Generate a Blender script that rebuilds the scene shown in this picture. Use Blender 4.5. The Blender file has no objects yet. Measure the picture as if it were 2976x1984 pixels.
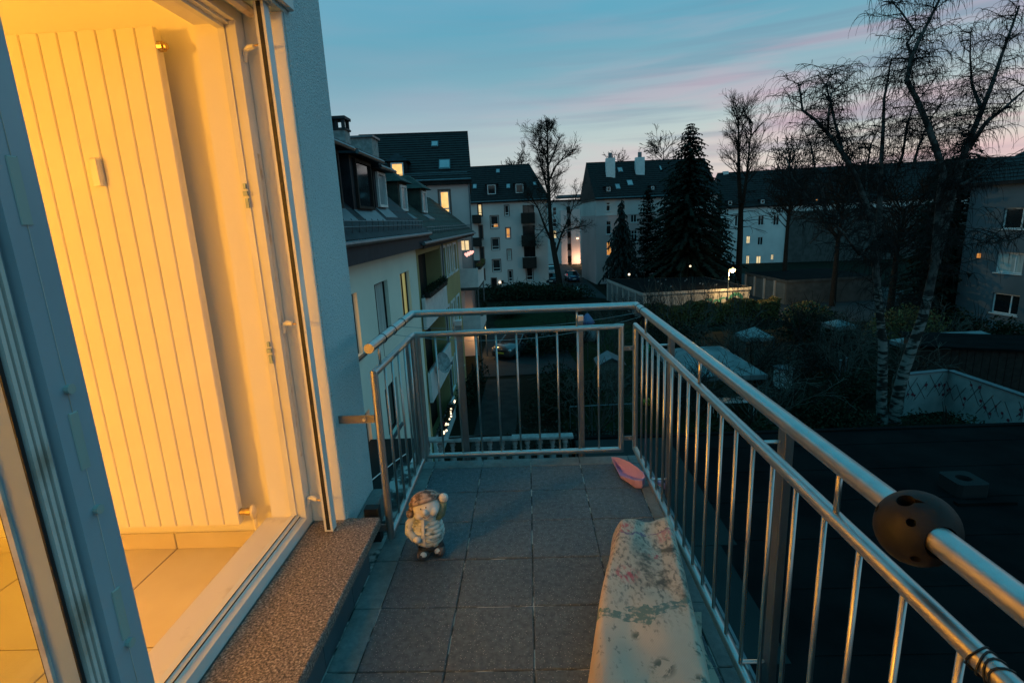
import bpy, math, random
from math import radians, sin, cos, pi, sqrt, atan2
from mathutils import Vector, Matrix
random.seed(7)
sc = bpy.context.scene
col = sc.collection

# ------------------------------------------------------------------ camera
CAM = Vector((0, 0, 1.452))
FPX, YAW, PITCH, ROLL = 1536.3514, -0.0362614, 0.2219146, -0.0458386      # solved from the 30 cm tile grid and the verticals
def cam_axes():
    f = Vector((sin(YAW)*cos(PITCH), cos(YAW)*cos(PITCH), -sin(PITCH)))
    r = Vector((cos(YAW), -sin(YAW), 0)); u = r.cross(f)
    return cos(ROLL)*r + sin(ROLL)*u, -sin(ROLL)*r + cos(ROLL)*u, f
RR, UU, FF = cam_axes()
cd = bpy.data.cameras.new('camera'); cam = bpy.data.objects.new('camera', cd); col.objects.link(cam)
cd.sensor_width = 36; cd.lens = FPX/2976*36; cd.clip_start = .05; cd.clip_end = 2000
cam.matrix_world = Matrix(((RR.x, UU.x, -FF.x, 0), (RR.y, UU.y, -FF.y, 0), (RR.z, UU.z, -FF.z, CAM.z), (0, 0, 0, 1)))
sc.camera = cam

# ------------------------------------------------------------------ dusk sky
SUNSET = Vector((.62, .78, 0)).normalized()
w = bpy.data.worlds.new('World'); sc.world = w; w.use_nodes = True
nt = w.node_tree; nt.nodes.clear(); N = nt.nodes.new; L = nt.links.new
out = N('ShaderNodeOutputWorld'); bg = N('ShaderNodeBackground'); L(bg.outputs[0], out.inputs[0])
tc = N('ShaderNodeTexCoord'); sep = N('ShaderNodeSeparateXYZ'); L(tc.outputs['Generated'], sep.inputs[0])
def wm(op, a, b=None, c=None, clamp=False):
    n = N('ShaderNodeMath'); n.operation = op; n.use_clamp = clamp
    for i, v in enumerate((a, b, c)):
        if v is None: continue
        if isinstance(v, (int, float)): n.inputs[i].default_value = v
        else: L(v, n.inputs[i])
    return n.outputs[0]
def wramp(v, stops, interp='EASE'):
    n = N('ShaderNodeValToRGB'); n.color_ramp.interpolation = interp; L(v, n.inputs[0]); e = n.color_ramp.elements
    while len(e) < len(stops): e.new(.5)
    for el, (p, c) in zip(e, stops): el.position = p; el.color = (*c, 1) if len(c) == 3 else c
    return n.outputs[0]
def wmix(f, a, b, mode='MIX'):
    n = N('ShaderNodeMix'); n.data_type = 'RGBA'; n.blend_type = mode
    if isinstance(f, (int, float)): n.inputs[0].default_value = f
    else: L(f, n.inputs[0])
    for s, v in ((6, a), (7, b)):
        if isinstance(v, tuple): n.inputs[s].default_value = (*v, 1)
        else: L(v, n.inputs[s])
    return n.outputs[2]
zz = sep.outputs[2]
base = wramp(zz, [(0, (.36, .45, .45)), (.05, (.35, .47, .49)), (.13, (.235, .395, .465)), (.25, (.11, .315, .42)), (.42, (.05, .33, .47)), (1, (.03, .33, .49))])
toward = wm('ADD', wm('MULTIPLY', sep.outputs[0], SUNSET.x), wm('MULTIPLY', sep.outputs[1], SUNSET.y))
t01 = wm('MULTIPLY_ADD', toward, .5, .5, True)
# afterglow hugging the horizon on the sunset side
glow_el = wramp(zz, [(0, (1, 1, 1)), (.06, (.75,)*3), (.16, (.2,)*3), (.3, (0, 0, 0))])
glow = wm('MULTIPLY', glow_el, wm('POWER', t01, 9))
c1 = wmix(wm('MULTIPLY', glow, .70), base, (.95, .60, .50))
pale = wm('MULTIPLY', wramp(zz, [(.03, (0, 0, 0)), (.12, (1, 1, 1)), (.2, (.3,)*3), (.34, (0,)*3)]), wm('POWER', t01, 2.5))
c1 = wmix(wm('MULTIPLY', pale, .42), c1, (.66, .70, .58))
# streaky high cloud: the direction is projected on a flat layer, stretched along the horizon
mp = N('ShaderNodeMapping'); mp.inputs['Scale'].default_value = (2.2, 2.2, 19); mp.inputs['Rotation'].default_value = (.03, -.04, .3); L(tc.outputs['Generated'], mp.inputs[0])
n1 = N('ShaderNodeTexNoise'); n1.inputs['Scale'].default_value = 1.5; n1.inputs['Detail'].default_value = 4; n1.inputs['Roughness'].default_value = .5; n1.inputs['Distortion'].default_value = .5; L(mp.outputs[0], n1.inputs[0])
st = wramp(n1.outputs[0], [(.40, (0,)*3), (.72, (1,)*3)])
mp2 = N('ShaderNodeMapping'); mp2.inputs['Scale'].default_value = (1.6, 1.6, 30); mp2.inputs['Location'].default_value = (3.1, 1.7, .4); mp2.inputs['Rotation'].default_value = (.0, -.05, 0); L(tc.outputs['Generated'], mp2.inputs[0])
n2 = N('ShaderNodeTexNoise'); n2.inputs['Scale'].default_value = 1.8; n2.inputs['Detail'].default_value = 4; n2.inputs['Roughness'].default_value = .5; L(mp2.outputs[0], n2.inputs[0])
dk = wramp(n2.outputs[0], [(.42, (0,)*3), (.68, (1,)*3)])
near = wm('POWER', t01, 13)
band = wramp(zz, [(.0, (.15,)*3), (.06, (.8,)*3), (.16, (1,)*3), (.3, (.45,)*3), (.5, (.1,)*3)])
pinkf = wm('MULTIPLY', wm('MULTIPLY', st, band), wm('MULTIPLY_ADD', near, .95, .02, True))
c2 = wmix(wm('MULTIPLY', dk, wm('MULTIPLY', wm('MULTIPLY', near, band), .6)), c1, (.09, .14, .24))
c2 = wmix(wm('MULTIPLY', dk, .10), c2, (.22, .30, .40))
c2 = wmix(wm('MULTIPLY', pinkf, .68), c2, (.66, .35, .43))
hz = N('ShaderNodeTexNoise'); hz.inputs['Scale'].default_value = 1.1; hz.inputs['Detail'].default_value = 3; hm0 = N('ShaderNodeMapping'); hm0.inputs['Scale'].default_value = (1.3, 1.3, 7); hm0.inputs['Location'].default_value = (.7, .2, .9); L(tc.outputs['Generated'], hm0.inputs[0]); L(hm0.outputs[0], hz.inputs[0])
veil = wramp(hz.outputs[0], [(.38, (0,)*3), (.66, (1,)*3)])
c2 = wmix(wm('MULTIPLY', wm('MULTIPLY', veil, band), .42), c2, (.36, .38, .48))      # thin mauve veil of high cloud
below = wm('LESS_THAN', zz, -.012)
c2 = wmix(below, c2, (.012, .02, .026))
sky = N('ShaderNodeTexSky'); sky.sky_type = 'NISHITA'; sky.sun_disc = False; sky.sun_elevation = radians(-2.5); sky.sun_rotation = atan2(SUNSET.x, SUNSET.y)
c3 = wmix(.05, c2, sky.outputs[0], 'ADD')
L(c3, bg.inputs[0]); bg.inputs[1].default_value = 1.17
sl = bpy.data.lights.new('sun', 'SUN'); sl.energy = .012; sl.angle = radians(25); sl.color = (1, .72, .66)
so = bpy.data.objects.new('sun', sl); col.objects.link(so); so.location = (60, 80, 30)
so.rotation_euler = Vector((SUNSET.x, SUNSET.y, .12)).to_track_quat('Z', 'Y').to_euler()
vs = sc.view_settings; vs.view_transform = 'Standard'; vs.look = 'None'; vs.exposure = 0; vs.gamma = 1; vs.use_curve_mapping = False
sc.cycles.use_denoising = True; sc.cycles.max_bounces = 8; sc.cycles.transparent_max_bounces = 12; sc.cycles.sample_clamp_indirect = 4; sc.cycles.caustics_reflective = False; sc.cycles.caustics_refractive = False

# ------------------------------------------------------------------ photo pixel -> place (a distance is always given by a plane that is known)
def ray(x, y): return (FF*FPX + (x-1488)*RR - (y-992)*UU).normalized()
def onz(x, y, z): d = ray(x, y); return CAM + d*((z-CAM.z)/d.z)
def ony(x, y, Y): d = ray(x, y); return CAM + d*(Y/d.y)
def onx(x, y, X): d = ray(x, y); return CAM + d*(X/d.x)
Z3 = lambda x, y: (900+x/2.6133, 300+y/2.6133)
Z4 = lambda x, y: (1350+x/2.6133, 300+y/2.6133)
Z5 = lambda x, y: (2050+x/1.742, y/1.742)
L7 = lambda x, y: (1750+x/3.136, 700+y/3.136)
L8 = lambda x, y: (2300+x/2.24, 600+y/2.24)
GZ = -7.6

# ------------------------------------------------------------------ materials
MATS = {}
def mat(name, c, rough=.7, metal=0, c2=None, vs=4, lo=.35, hi=.65, bump=0, bs=60, bd=.004, emit=None, es=1, spec=.5, detail=4, stretch=None):
    if name in MATS: return MATS[name]
    m = bpy.data.materials.new(name); m.use_nodes = True; t = m.node_tree; p = t.nodes['Principled BSDF']
    p.inputs['Base Color'].default_value = (*c, 1); p.inputs['Roughness'].default_value = rough; p.inputs['Metallic'].default_value = metal
    p.inputs['Specular IOR Level'].default_value = spec
    g = t.nodes.new('ShaderNodeNewGeometry'); src = g.outputs['Position']
    if stretch:
        mm = t.nodes.new('ShaderNodeMapping'); mm.inputs['Scale'].default_value = stretch; t.links.new(src, mm.inputs[0]); src = mm.outputs[0]
    if c2 is not None:
        n = t.nodes.new('ShaderNodeTexNoise'); n.inputs['Scale'].default_value = vs; n.inputs['Detail'].default_value = detail; t.links.new(src, n.inputs[0])
        r = t.nodes.new('ShaderNodeValToRGB'); r.color_ramp.elements[0].position = lo; r.color_ramp.elements[1].position = hi
        r.color_ramp.elements[0].color = (*c, 1); r.color_ramp.elements[1].color = (*c2, 1)
        t.links.new(n.outputs[0], r.inputs[0]); t.links.new(r.outputs[0], p.inputs['Base Color'])
        if emit is not None and emit == 'base': t.links.new(r.outputs[0], p.inputs['Emission Color']); p.inputs['Emission Strength'].default_value = es
    if emit is not None and emit != 'base':
        p.inputs['Emission Color'].default_value = (*emit, 1); p.inputs['Emission Strength'].default_value = es
    if bump:
        n = t.nodes.new('ShaderNodeTexNoise'); n.inputs['Scale'].default_value = bs; n.inputs['Detail'].default_value = 5; t.links.new(src, n.inputs[0])
        b = t.nodes.new('ShaderNodeBump'); b.inputs['Strength'].default_value = bump; b.inputs['Distance'].default_value = bd
        t.links.new(n.outputs[0], b.inputs['Height']); t.links.new(b.outputs[0], p.inputs['Normal'])
    MATS[name] = m; return m
def speckle(name, stops, scale, rough=.6, bump=.3, bd=.002, vor=None, big=None):
    m = bpy.data.materials.new(name); m.use_nodes = True; t = m.node_tree; p = t.nodes['Principled BSDF']; p.inputs['Roughness'].default_value = rough
    g = t.nodes.new('ShaderNodeNewGeometry'); n = t.nodes.new('ShaderNodeTexNoise'); n.inputs['Scale'].default_value = scale; n.inputs['Detail'].default_value = 3; n.inputs['Roughness'].default_value = .7
    t.links.new(g.outputs['Position'], n.inputs[0])
    r = t.nodes.new('ShaderNodeValToRGB'); e = r.color_ramp.elements
    while len(e) < len(stops): e.new(.5)
    for el, (q, c) in zip(e, stops): el.position = q; el.color = (*c, 1)
    t.links.new(n.outputs[0], r.inputs[0]); o = r.outputs[0]
    if vor:                                   # pale or dark grains strewn over it
        v = t.nodes.new('ShaderNodeTexVoronoi'); v.inputs['Scale'].default_value = vor[0]; t.links.new(g.outputs['Position'], v.inputs[0])
        c = t.nodes.new('ShaderNodeMath'); c.operation = 'LESS_THAN'; c.inputs[1].default_value = vor[1]; t.links.new(v.outputs['Distance'], c.inputs[0])
        x = t.nodes.new('ShaderNodeMix'); x.data_type = 'RGBA'; t.links.new(c.outputs[0], x.inputs[0]); t.links.new(o, x.inputs[6]); x.inputs[7].default_value = (*vor[2], 1); o = x.outputs[2]
    if big:                                   # large soft weathering
        n3 = t.nodes.new('ShaderNodeTexNoise'); n3.inputs['Scale'].default_value = big[0]; n3.inputs['Detail'].default_value = 5; t.links.new(g.outputs['Position'], n3.inputs[0])
        r3 = t.nodes.new('ShaderNodeValToRGB'); r3.color_ramp.elements[0].position = .3; r3.color_ramp.elements[1].position = .7
        r3.color_ramp.elements[0].color = (*big[1], 1); r3.color_ramp.elements[1].color = (1, 1, 1, 1); t.links.new(n3.outputs[0], r3.inputs[0])
        x = t.nodes.new('ShaderNodeMix'); x.data_type = 'RGBA'; x.blend_type = 'MULTIPLY'; x.inputs[0].default_value = 1; t.links.new(o, x.inputs[6]); t.links.new(r3.outputs[0], x.inputs[7]); o = x.outputs[2]
    t.links.new(o, p.inputs['Base Color'])
    if bump:
        b = t.nodes.new('ShaderNodeBump'); b.inputs['Strength'].default_value = bump; b.inputs['Distance'].default_value = bd
        t.links.new(n.outputs[0], b.inputs['Height']); t.links.new(b.outputs[0], p.inputs['Normal'])
    MATS[name] = m; return m
def glass(name, tint=(.9, .92, .88)):
    m = bpy.data.materials.new(name); m.use_nodes = True; t = m.node_tree; t.nodes.remove(t.nodes['Principled BSDF'])
    o = t.nodes['Material Output']; a = t.nodes.new('ShaderNodeBsdfTransparent'); a.inputs[0].default_value = (*tint, 1)
    b = t.nodes.new('ShaderNodeBsdfGlossy'); b.inputs['Roughness'].default_value = .02
    f = t.nodes.new('ShaderNodeLayerWeight'); x = t.nodes.new('ShaderNodeMixShader'); pw = t.nodes.new('ShaderNodeMath'); pw.operation = 'POWER'; pw.inputs[1].default_value = 5; ma = t.nodes.new('ShaderNodeMath'); ma.operation = 'MULTIPLY_ADD'; ma.inputs[1].default_value = .9; ma.inputs[2].default_value = .04
    t.links.new(f.outputs['Facing'], pw.inputs[0]); t.links.new(pw.outputs[0], ma.inputs[0]); t.links.new(ma.outputs[0], x.inputs[0]); t.links.new(a.outputs[0], x.inputs[1]); t.links.new(b.outputs[0], x.inputs[2]); t.links.new(x.outputs[0], o.inputs[0])
    MATS[name] = m; return m

speckle('stucco', [(.30, (.30, .40, .41)), (.42, (.62, .78, .80)), (.7, (.70, .84, .86))], 115, .9, 1, .012, big=(1.6, (.86, .88, .9)))
speckle('granite', [(.36, (.035, .03, .028)), (.46, (.14, .11, .092)), (.56, (.27, .205, .17)), (.68, (.54, .47, .41))], 125, .55, .15, .001)
speckle('slab', [(.3, (.058, .072, .082)), (.5, (.092, .112, .126)), (.7, (.13, .154, .168))], 42, .72, .5, .003, (110, .16, (.42, .40, .38)), (2.2, (.72, .72, .74)))
speckle('slab_cut', [(.3, (.15, .17, .17)), (.7, (.25, .26, .25))], 30, .8, .4, .003, None, (4, (.6, .64, .64)))
speckle('joint', [(.40, (.02, .02, .02)), (.50, (.08, .08, .075)), (.57, (.45, .43, .40))], 7, .95, 0)
mat('riser', (.055, .075, .09), .35, c2=(.09, .11, .125), vs=6)
mat('grout', (.35, .36, .36), .9)
mat('plaster_in', (.88, .86, .81), .9, bump=.25, bs=90, bd=.002)
mat('room_tile', (.72, .66, .56), .28, c2=(.66, .59, .48), vs=3)
mat('room_joint', (.22, .17, .12), .9)
mat('marble', (.78, .74, .70), .3, c2=(.55, .50, .46), vs=9, lo=.55, hi=.75)
mat('pvc_shaded', (.36, .45, .50), .35, c2=(.32, .40, .45), vs=5)  # white PVC of the door leaf, dim corner shade put into its colour
mat('render_white_shaded', (.12, .14, .155), .9, c2=(.09, .11, .12), vs=.5)  # white render of the right house, darkened to hold tree shade and corner falloff
mat('wall_paint', (.27, .31, .31), .85, c2=(.20, .24, .24), vs=2)
mat('pvc', (.80, .80, .78), .32, c2=(.74, .73, .70), vs=5)
mat('pvc_dirty', (.70, .66, .60), .5, c2=(.42, .33, .25), vs=14, lo=.5, hi=.72)
mat('gasket', (.012, .012, .012), .6)
mat('pad_metal', (.36, .44, .40), .45, 0)
mat('steel', (.47, .47, .46), .38, 1, c2=(.54, .53, .51), vs=30, bump=.03, bs=300, bd=.0005)
mat('steel_flat', (.30, .30, .30), .45, 1, c2=(.25, .25, .25), vs=12)
mat('bolt', (.55, .55, .55), .3, 1)
mat('radiator', (.90, .87, .80), .62, spec=.3, c2=(.87, .83, .75), vs=4)
mat('brass', (.55, .42, .25), .35, 1)
mat('black_plastic', (.006, .0055, .0055), .62, spec=.3, c2=(.011, .009, .008), vs=40, bump=.15, bs=200, bd=.001)
mat('black_wire', (.01, .01, .01), .5)
mat('vent_stone', (.02, .022, .023), .9, spec=.1)
mat('pink_plastic', (.66, .41, .60), .45, c2=(.60, .36, .55), vs=9)
glass('pane_clear', (.80, .82, .66)); glass('pane_window', (.93, .94, .93))
mat('render_cream', (.80, .80, .68), .9, c2=(.72, .73, .62), vs=.8, bump=.2, bs=60, bd=.004)
mat('render_yellow', (.42, .33, .15), .9, c2=(.36, .28, .13), vs=.8, bump=.2, bs=60, bd=.004)
mat('render_pink', (.74, .56, .53), .9, c2=(.66, .50, .47), vs=.5)
mat('render_pale', (.66, .60, .57), .9, c2=(.55, .50, .48), vs=.35)
mat('render_rose', (.62, .42, .40), .9, c2=(.54, .37, .35), vs=.35)
mat('render_white', (.68, .68, .66), .9, c2=(.58, .58, .57), vs=.5)
mat('white_paint', (.72, .73, .72), .5, c2=(.6, .62, .62), vs=3)
mat('weathered_white', (.30, .33, .33), .8, c2=(.16, .185, .185), vs=7)
mat('slate', (.014, .018, .023), .65, spec=.2, c2=(.03, .036, .042), vs=3, bump=.4, bs=12, bd=.02)
mat('slate_moss', (.025, .033, .03), .75, spec=.2, c2=(.05, .062, .05), vs=4, bump=.5, bs=14, bd=.02)
mat('roof_tile', (.014, .012, .013), .75, spec=.2, c2=(.024, .021, .021), vs=2.5, bump=.4, bs=9, bd=.02)
mat('zinc', (.16, .185, .20), .45, .6, c2=(.11, .13, .145), vs=6)
mat('fascia', (.028, .034, .044), .7, spec=.2, c2=(.04, .047, .058), vs=4)
mat('dark_wood', (.02, .017, .015), .8, spec=.2, c2=(.035, .029, .025), vs=5)
mat('brown_frame', (.16, .085, .07), .6)
mat('pane_dark', (.012, .014, .016), .06, spec=.5)
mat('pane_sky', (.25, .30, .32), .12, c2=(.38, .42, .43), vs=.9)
mat('curtain', (.52, .54, .50), .9, c2=(.36, .38, .36), vs=9, stretch=(1, 1, .06))
mat('lit_warm', (.9, .38, .09), .6, c2=(1, .58, .20), vs=1.6, emit='base', es=1.15)
mat('lit_orange', (.60, .20, .04), .6, c2=(.95, .42, .10), vs=1.9, emit='base', es=.8)
mat('lit_pale', (.75, .50, .22), .6, c2=(.95, .72, .38), vs=3, emit='base', es=.95)
mat('lit_curtain', (.40, .32, .10), .8, c2=(.58, .48, .18), vs=10, emit='base', es=.42, stretch=(1, 1, .05))
mat('bulb', (1, .7, .35), .5, emit=(1, .62, .25), es=14)
mat('bulb_white', (1, .9, .75), .5, emit=(1, .80, .52), es=2.6)
mat('bulb_pink', (1, .5, .45), .5, emit=(1, .42, .34), es=1.6)
mat('bulb_blue', (.2, .25, 1), .5, emit=(.08, .10, 1), es=3)
mat('tail_light', (.6, .02, .02), .3, emit=(1, .06, .04), es=4)
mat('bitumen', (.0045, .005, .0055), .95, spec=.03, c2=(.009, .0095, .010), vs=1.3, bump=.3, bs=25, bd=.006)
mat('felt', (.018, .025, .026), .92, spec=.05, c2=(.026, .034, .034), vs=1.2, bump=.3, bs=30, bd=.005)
mat('concrete', (.085, .088, .085), .9, spec=.2, c2=(.055, .058, .056), vs=1.5, bump=.3, bs=20, bd=.008)
mat('concrete_pale', (.40, .36, .33), .9, c2=(.30, .275, .255), vs=.9)
mat('garage_door', (.11, .12, .12), .7, c2=(.08, .09, .088), vs=1.5)
mat('graffiti', (.06, .25, .17), .7, c2=(.03, .15, .12), vs=3)
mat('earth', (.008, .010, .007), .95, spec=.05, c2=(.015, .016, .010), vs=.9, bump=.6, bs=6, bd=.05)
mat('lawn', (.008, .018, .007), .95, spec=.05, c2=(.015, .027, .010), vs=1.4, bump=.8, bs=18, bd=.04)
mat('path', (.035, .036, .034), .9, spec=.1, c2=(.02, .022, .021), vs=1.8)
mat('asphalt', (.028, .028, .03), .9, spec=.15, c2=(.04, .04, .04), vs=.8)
mat('bark', (.016, .013, .011), .95, spec=.1, c2=(.03, .026, .022), vs=9, bump=.6, bs=16, bd=.02)
mat('bark_pale', (.09, .075, .06), .95, c2=(.055, .045, .036), vs=8)
mat('birch_bark', (.17, .17, .16), .85, spec=.2, c2=(.02, .018, .016), vs=2.3, lo=.45, hi=.56, stretch=(1, 1, 3.2), bump=.3, bs=14, bd=.01)
mat('birch_twig', (.022, .018, .017), .95, spec=.1)
mat('birch_limb', (.10, .095, .09), .9, spec=.1, c2=(.03, .026, .025), vs=3, lo=.42, hi=.6)
mat('needles', (.005, .010, .008), .9, spec=.1, c2=(.010, .017, .011), vs=1.5)
mat('needles_blue', (.010, .018, .018), .9, spec=.1, c2=(.016, .026, .024), vs=2)
mat('leaf', (.008, .017, .008), .75, spec=.15, c2=(.016, .026, .012), vs=2)
mat('leaf_dry', (.20, .145, .055), .85, spec=.1, c2=(.11, .09, .035), vs=2)
mat('leaf_grey', (.018, .025, .021), .8, spec=.2, c2=(.032, .04, .033), vs=3)
mat('flower_red', (.4, .02, .05), .6)
mat('tarp', (.20, .225, .23), .7, c2=(.10, .125, .13), vs=1.5)
mat('cloth_blue', (.12, .17, .33), .8)
mat('terracotta', (.30, .11, .06), .8)
mat('wood_grey', (.16, .15, .135), .85, c2=(.11, .10, .092), vs=6, stretch=(3, 3, .5))
mat('wood_brown', (.13, .075, .045), .8, c2=(.09, .055, .035), vs=6)
mat('car_silver', (.13, .135, .14), .2, .6); mat('car_dark', (.03, .035, .045), .2, .3); mat('car_blue', (.03, .06, .11), .22, .4)
mat('rubber', (.012, .012, .012), .8); mat('plate', (.75, .55, .05), .5); mat('headlight', (.75, .75, .72), .15)
mat('green_plastic', (.03, .30, .12), .5); mat('yellow_plastic', (.5, .4, .05), .5)
mat('vine_paint', (.035, .02, .03), .8); mat('rose_paint', (.14, .015, .03), .8)
mat('lamp_lens', (1, .7, .3), .5, emit=(1, .58, .17), es=9)
mat('stone_skin', (.72, .70, .66), .75, c2=(.60, .57, .53), vs=30, bump=.3, bs=90, bd=.002)
mat('stone_coat', (.56, .58, .54), .8, c2=(.18, .20, .17), vs=38, lo=.5, hi=.68, bump=.5, bs=90, bd=.003)
mat('stone_sleeve', (.10, .16, .10), .8, c2=(.26, .28, .2), vs=40, bump=.4, bs=80, bd=.003)
mat('stone_hat', (.42, .32, .27), .85, c2=(.08, .06, .055), vs=42, lo=.42, hi=.6, bump=.6, bs=80, bd=.003)
mat('stone_boot', (.085, .072, .07), .7, c2=(.30, .26, .25), vs=26, lo=.55, hi=.7, bump=.3, bs=70, bd=.002)
mat('stone_dark', (.03, .026, .026), .7)

# ------------------------------------------------------------------ mesh helpers
ORG = {}
def tag(o, label=None, cat=None, group=None, kind=None):
    if label: o['label'] = label
    if cat: o['category'] = cat
    if group: o['group'] = group
    if kind: o['kind'] = kind
    return o
def thing(name, label, cat, loc, group=None):
    o = bpy.data.objects.new(name, None); o.empty_display_size = .1; col.objects.link(o); o.location = loc; ORG[o.name] = Vector(loc)
    return tag(o, label, cat, group)
def link(name, me, parent=None, loc=None, rz=0):
    o = bpy.data.objects.new(name, me); col.objects.link(o)
    l = Vector(loc) if loc is not None else (ORG[parent.name] if parent else Vector((0, 0, 0)))
    ORG[o.name] = l.copy()
    if parent: o.parent = parent; o.location = l - ORG[parent.name]
    else: o.location = l
    o.rotation_euler.z = rz
    return o
class MB:
    def __init__(s): s.v = []; s.f = []
    def poly(s, *pts): b = len(s.v); s.v += [tuple(p) for p in pts]; s.f.append(tuple(range(b, b+len(pts)))); return s
    def hexa(s, p):                          # 8 corners: bottom 4 ccw, top 4 ccw
        b = len(s.v); s.v += [tuple(q) for q in p]
        s.f += [tuple(b+i for i in q) for q in ((3, 2, 1, 0), (4, 5, 6, 7), (0, 1, 5, 4), (1, 2, 6, 5), (2, 3, 7, 6), (3, 0, 4, 7))]; return s
    def box(s, x0, x1, y0, y1, z0, z1): return s.hexa([(x0, y0, z0), (x1, y0, z0), (x1, y1, z0), (x0, y1, z0), (x0, y0, z1), (x1, y0, z1), (x1, y1, z1), (x0, y1, z1)])
    def bev(s, x0, x1, y0, y1, z0, z1, b):   # box with chamfered top edges and upright edges
        def ring(i, z):
            a = [(x0+i+b, y0+i), (x1-i-b, y0+i), (x1-i, y0+i+b), (x1-i, y1-i-b), (x1-i-b, y1-i), (x0+i+b, y1-i), (x0+i, y1-i-b), (x0+i, y0+i+b)]
            return [(p, q, z) for p, q in a]
        return s.loft([ring(0, z0), ring(0, z1-b), ring(b, z1)], True, True)
    def loft(s, rings, cap0=False, cap1=False, closed=True):
        b = len(s.v); n = len(rings[0])
        for r in rings: s.v += [tuple(p) for p in r]
        for i in range(len(rings)-1):
            for j in range(n if closed else n-1):
                k = (j+1) % n; s.f.append((b+i*n+j, b+i*n+k, b+(i+1)*n+k, b+(i+1)*n+j))
        if cap0: s.f.append(tuple(b+j for j in reversed(range(n))))
        if cap1: s.f.append(tuple(b+(len(rings)-1)*n+j for j in range(n)))
        return s
    def tube(s, pts, r, n=8, cap=True):
        pts = [Vector(p) for p in pts]; rs = r if isinstance(r, (list, tuple)) else [r]*len(pts); rings = []; ref = None
        for i, p in enumerate(pts):
            t = (pts[min(i+1, len(pts)-1)] - pts[max(i-1, 0)]); t = t.normalized() if t.length > 1e-9 else Vector((0, 0, 1))
            if ref is None: ref = t.cross(Vector((0, 0, 1)) if abs(t.z) < .9 else Vector((1, 0, 0))).normalized()
            else:
                ref = ref - t*ref.dot(t); ref = ref.normalized() if ref.length > 1e-6 else t.orthogonal().normalized()
            q = t.cross(ref); rings.append([p + (ref*cos(2*pi*k/n) + q*sin(2*pi*k/n))*rs[i] for k in range(n)])
        return s.loft(rings, cap, cap)
    def ell(s, c, r, nu=12, nv=8, rot=None, f=None):
        c = Vector(c); rings = []
        for i in range(nv+1):
            a = -pi/2 + pi*i/nv; a = max(-pi/2+.02, min(pi/2-.02, a)); ring = []
            for j in range(nu):
                t = 2*pi*j/nu; p = Vector((cos(a)*cos(t), cos(a)*sin(t), sin(a)))
                if f: p = p*f(p)
                p = Vector((p.x*r[0], p.y*r[1], p.z*r[2]))
                if rot: p = rot @ p
                ring.append(c+p)
            rings.append(ring)
        return s.loft(rings, True, True)
    def lathe(s, c, prof, n=16):
        return s.loft([[(c[0]+r*cos(2*pi*k/n), c[1]+r*sin(2*pi*k/n), c[2]+z) for k in range(n)] for r, z in prof], True, True)
    def mesh(s, name, m, o=Vector((0, 0, 0)), smooth=False):
        assert m in MATS, m
        me = bpy.data.meshes.new(name); me.from_pydata([(p[0]-o[0], p[1]-o[1], p[2]-o[2]) for p in s.v], [], s.f); me.materials.append(MATS[m])
        if smooth: me.shade_smooth()
        return me
    def build(s, name, m, parent=None, origin=None, smooth=False, ang=None):
        o = ORG[parent.name] if parent else Vector(origin if origin is not None else (0, 0, 0))
        me = s.mesh(name, m, o, smooth or ang is not None)
        if ang is not None: me.set_sharp_from_angle(angle=radians(ang))
        return link(name, me, parent, o)
def box(name, m, parent, *a): return MB().box(*a).build(name, m, parent)

class Fac:                                   # a vertical facade from A to B (left to right seen from outside)
    def __init__(s, A, B):
        s.A = Vector((*A, 0)); s.B = Vector((*B, 0)); s.w = (s.B-s.A).length; s.t = (s.B-s.A).normalized(); s.n = Vector((s.t.y, -s.t.x, 0))
    def p(s, u, z, d=0): return s.A + s.t*u + s.n*d + Vector((0, 0, z))
    def px(s, x, y): d = ray(x, y); k = (s.A-CAM).dot(s.n)/d.dot(s.n); P = CAM + d*k; return (P-s.A).dot(s.t), P.z
    def rect(s, a, b): u0, z1 = s.px(*a); u1, z0 = s.px(*b); return (u0, u1, z0, z1)
    def slab(s, mb, u0, u1, z0, z1, d0, d1): return mb.hexa([s.p(u0, z0, d1), s.p(u1, z0, d1), s.p(u1, z0, d0), s.p(u0, z0, d0), s.p(u0, z1, d1), s.p(u1, z1, d1), s.p(u1, z1, d0), s.p(u0, z1, d0)])
    def wall(s, mb, z0, z1, holes, depth, u0=0, u1=None):      # a sheet with real openings and their reveals
        u1 = s.w if u1 is None else u1
        us = sorted({u0, u1, *[h[0] for h in holes], *[h[1] for h in holes]}); zs = sorted({z0, z1, *[h[2] for h in holes], *[h[3] for h in holes]})
        us = [u for u in us if u0-1e-6 <= u <= u1+1e-6]; zs = [z for z in zs if z0-1e-6 <= z <= z1+1e-6]
        for a, b in zip(us, us[1:]):
            for c, e in zip(zs, zs[1:]):
                m, k = (a+b)/2, (c+e)/2
                if any(h[0] < m < h[1] and h[2] < k < h[3] for h in holes): continue
                mb.poly(s.p(a, c), s.p(b, c), s.p(b, e), s.p(a, e))
        for h in holes:
            a, b, c, e = h[:4]; dd = h[4] if len(h) > 4 and isinstance(h[4], float) else depth
            q = [(a, c), (b, c), (b, e), (a, e)]
            for i in range(4):
                (m, k), (r, t) = q[i], q[(i+1) % 4]; mb.poly(s.p(m, k, 0), s.p(m, k, -dd), s.p(r, t, -dd), s.p(r, t, 0))
        return mb
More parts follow.
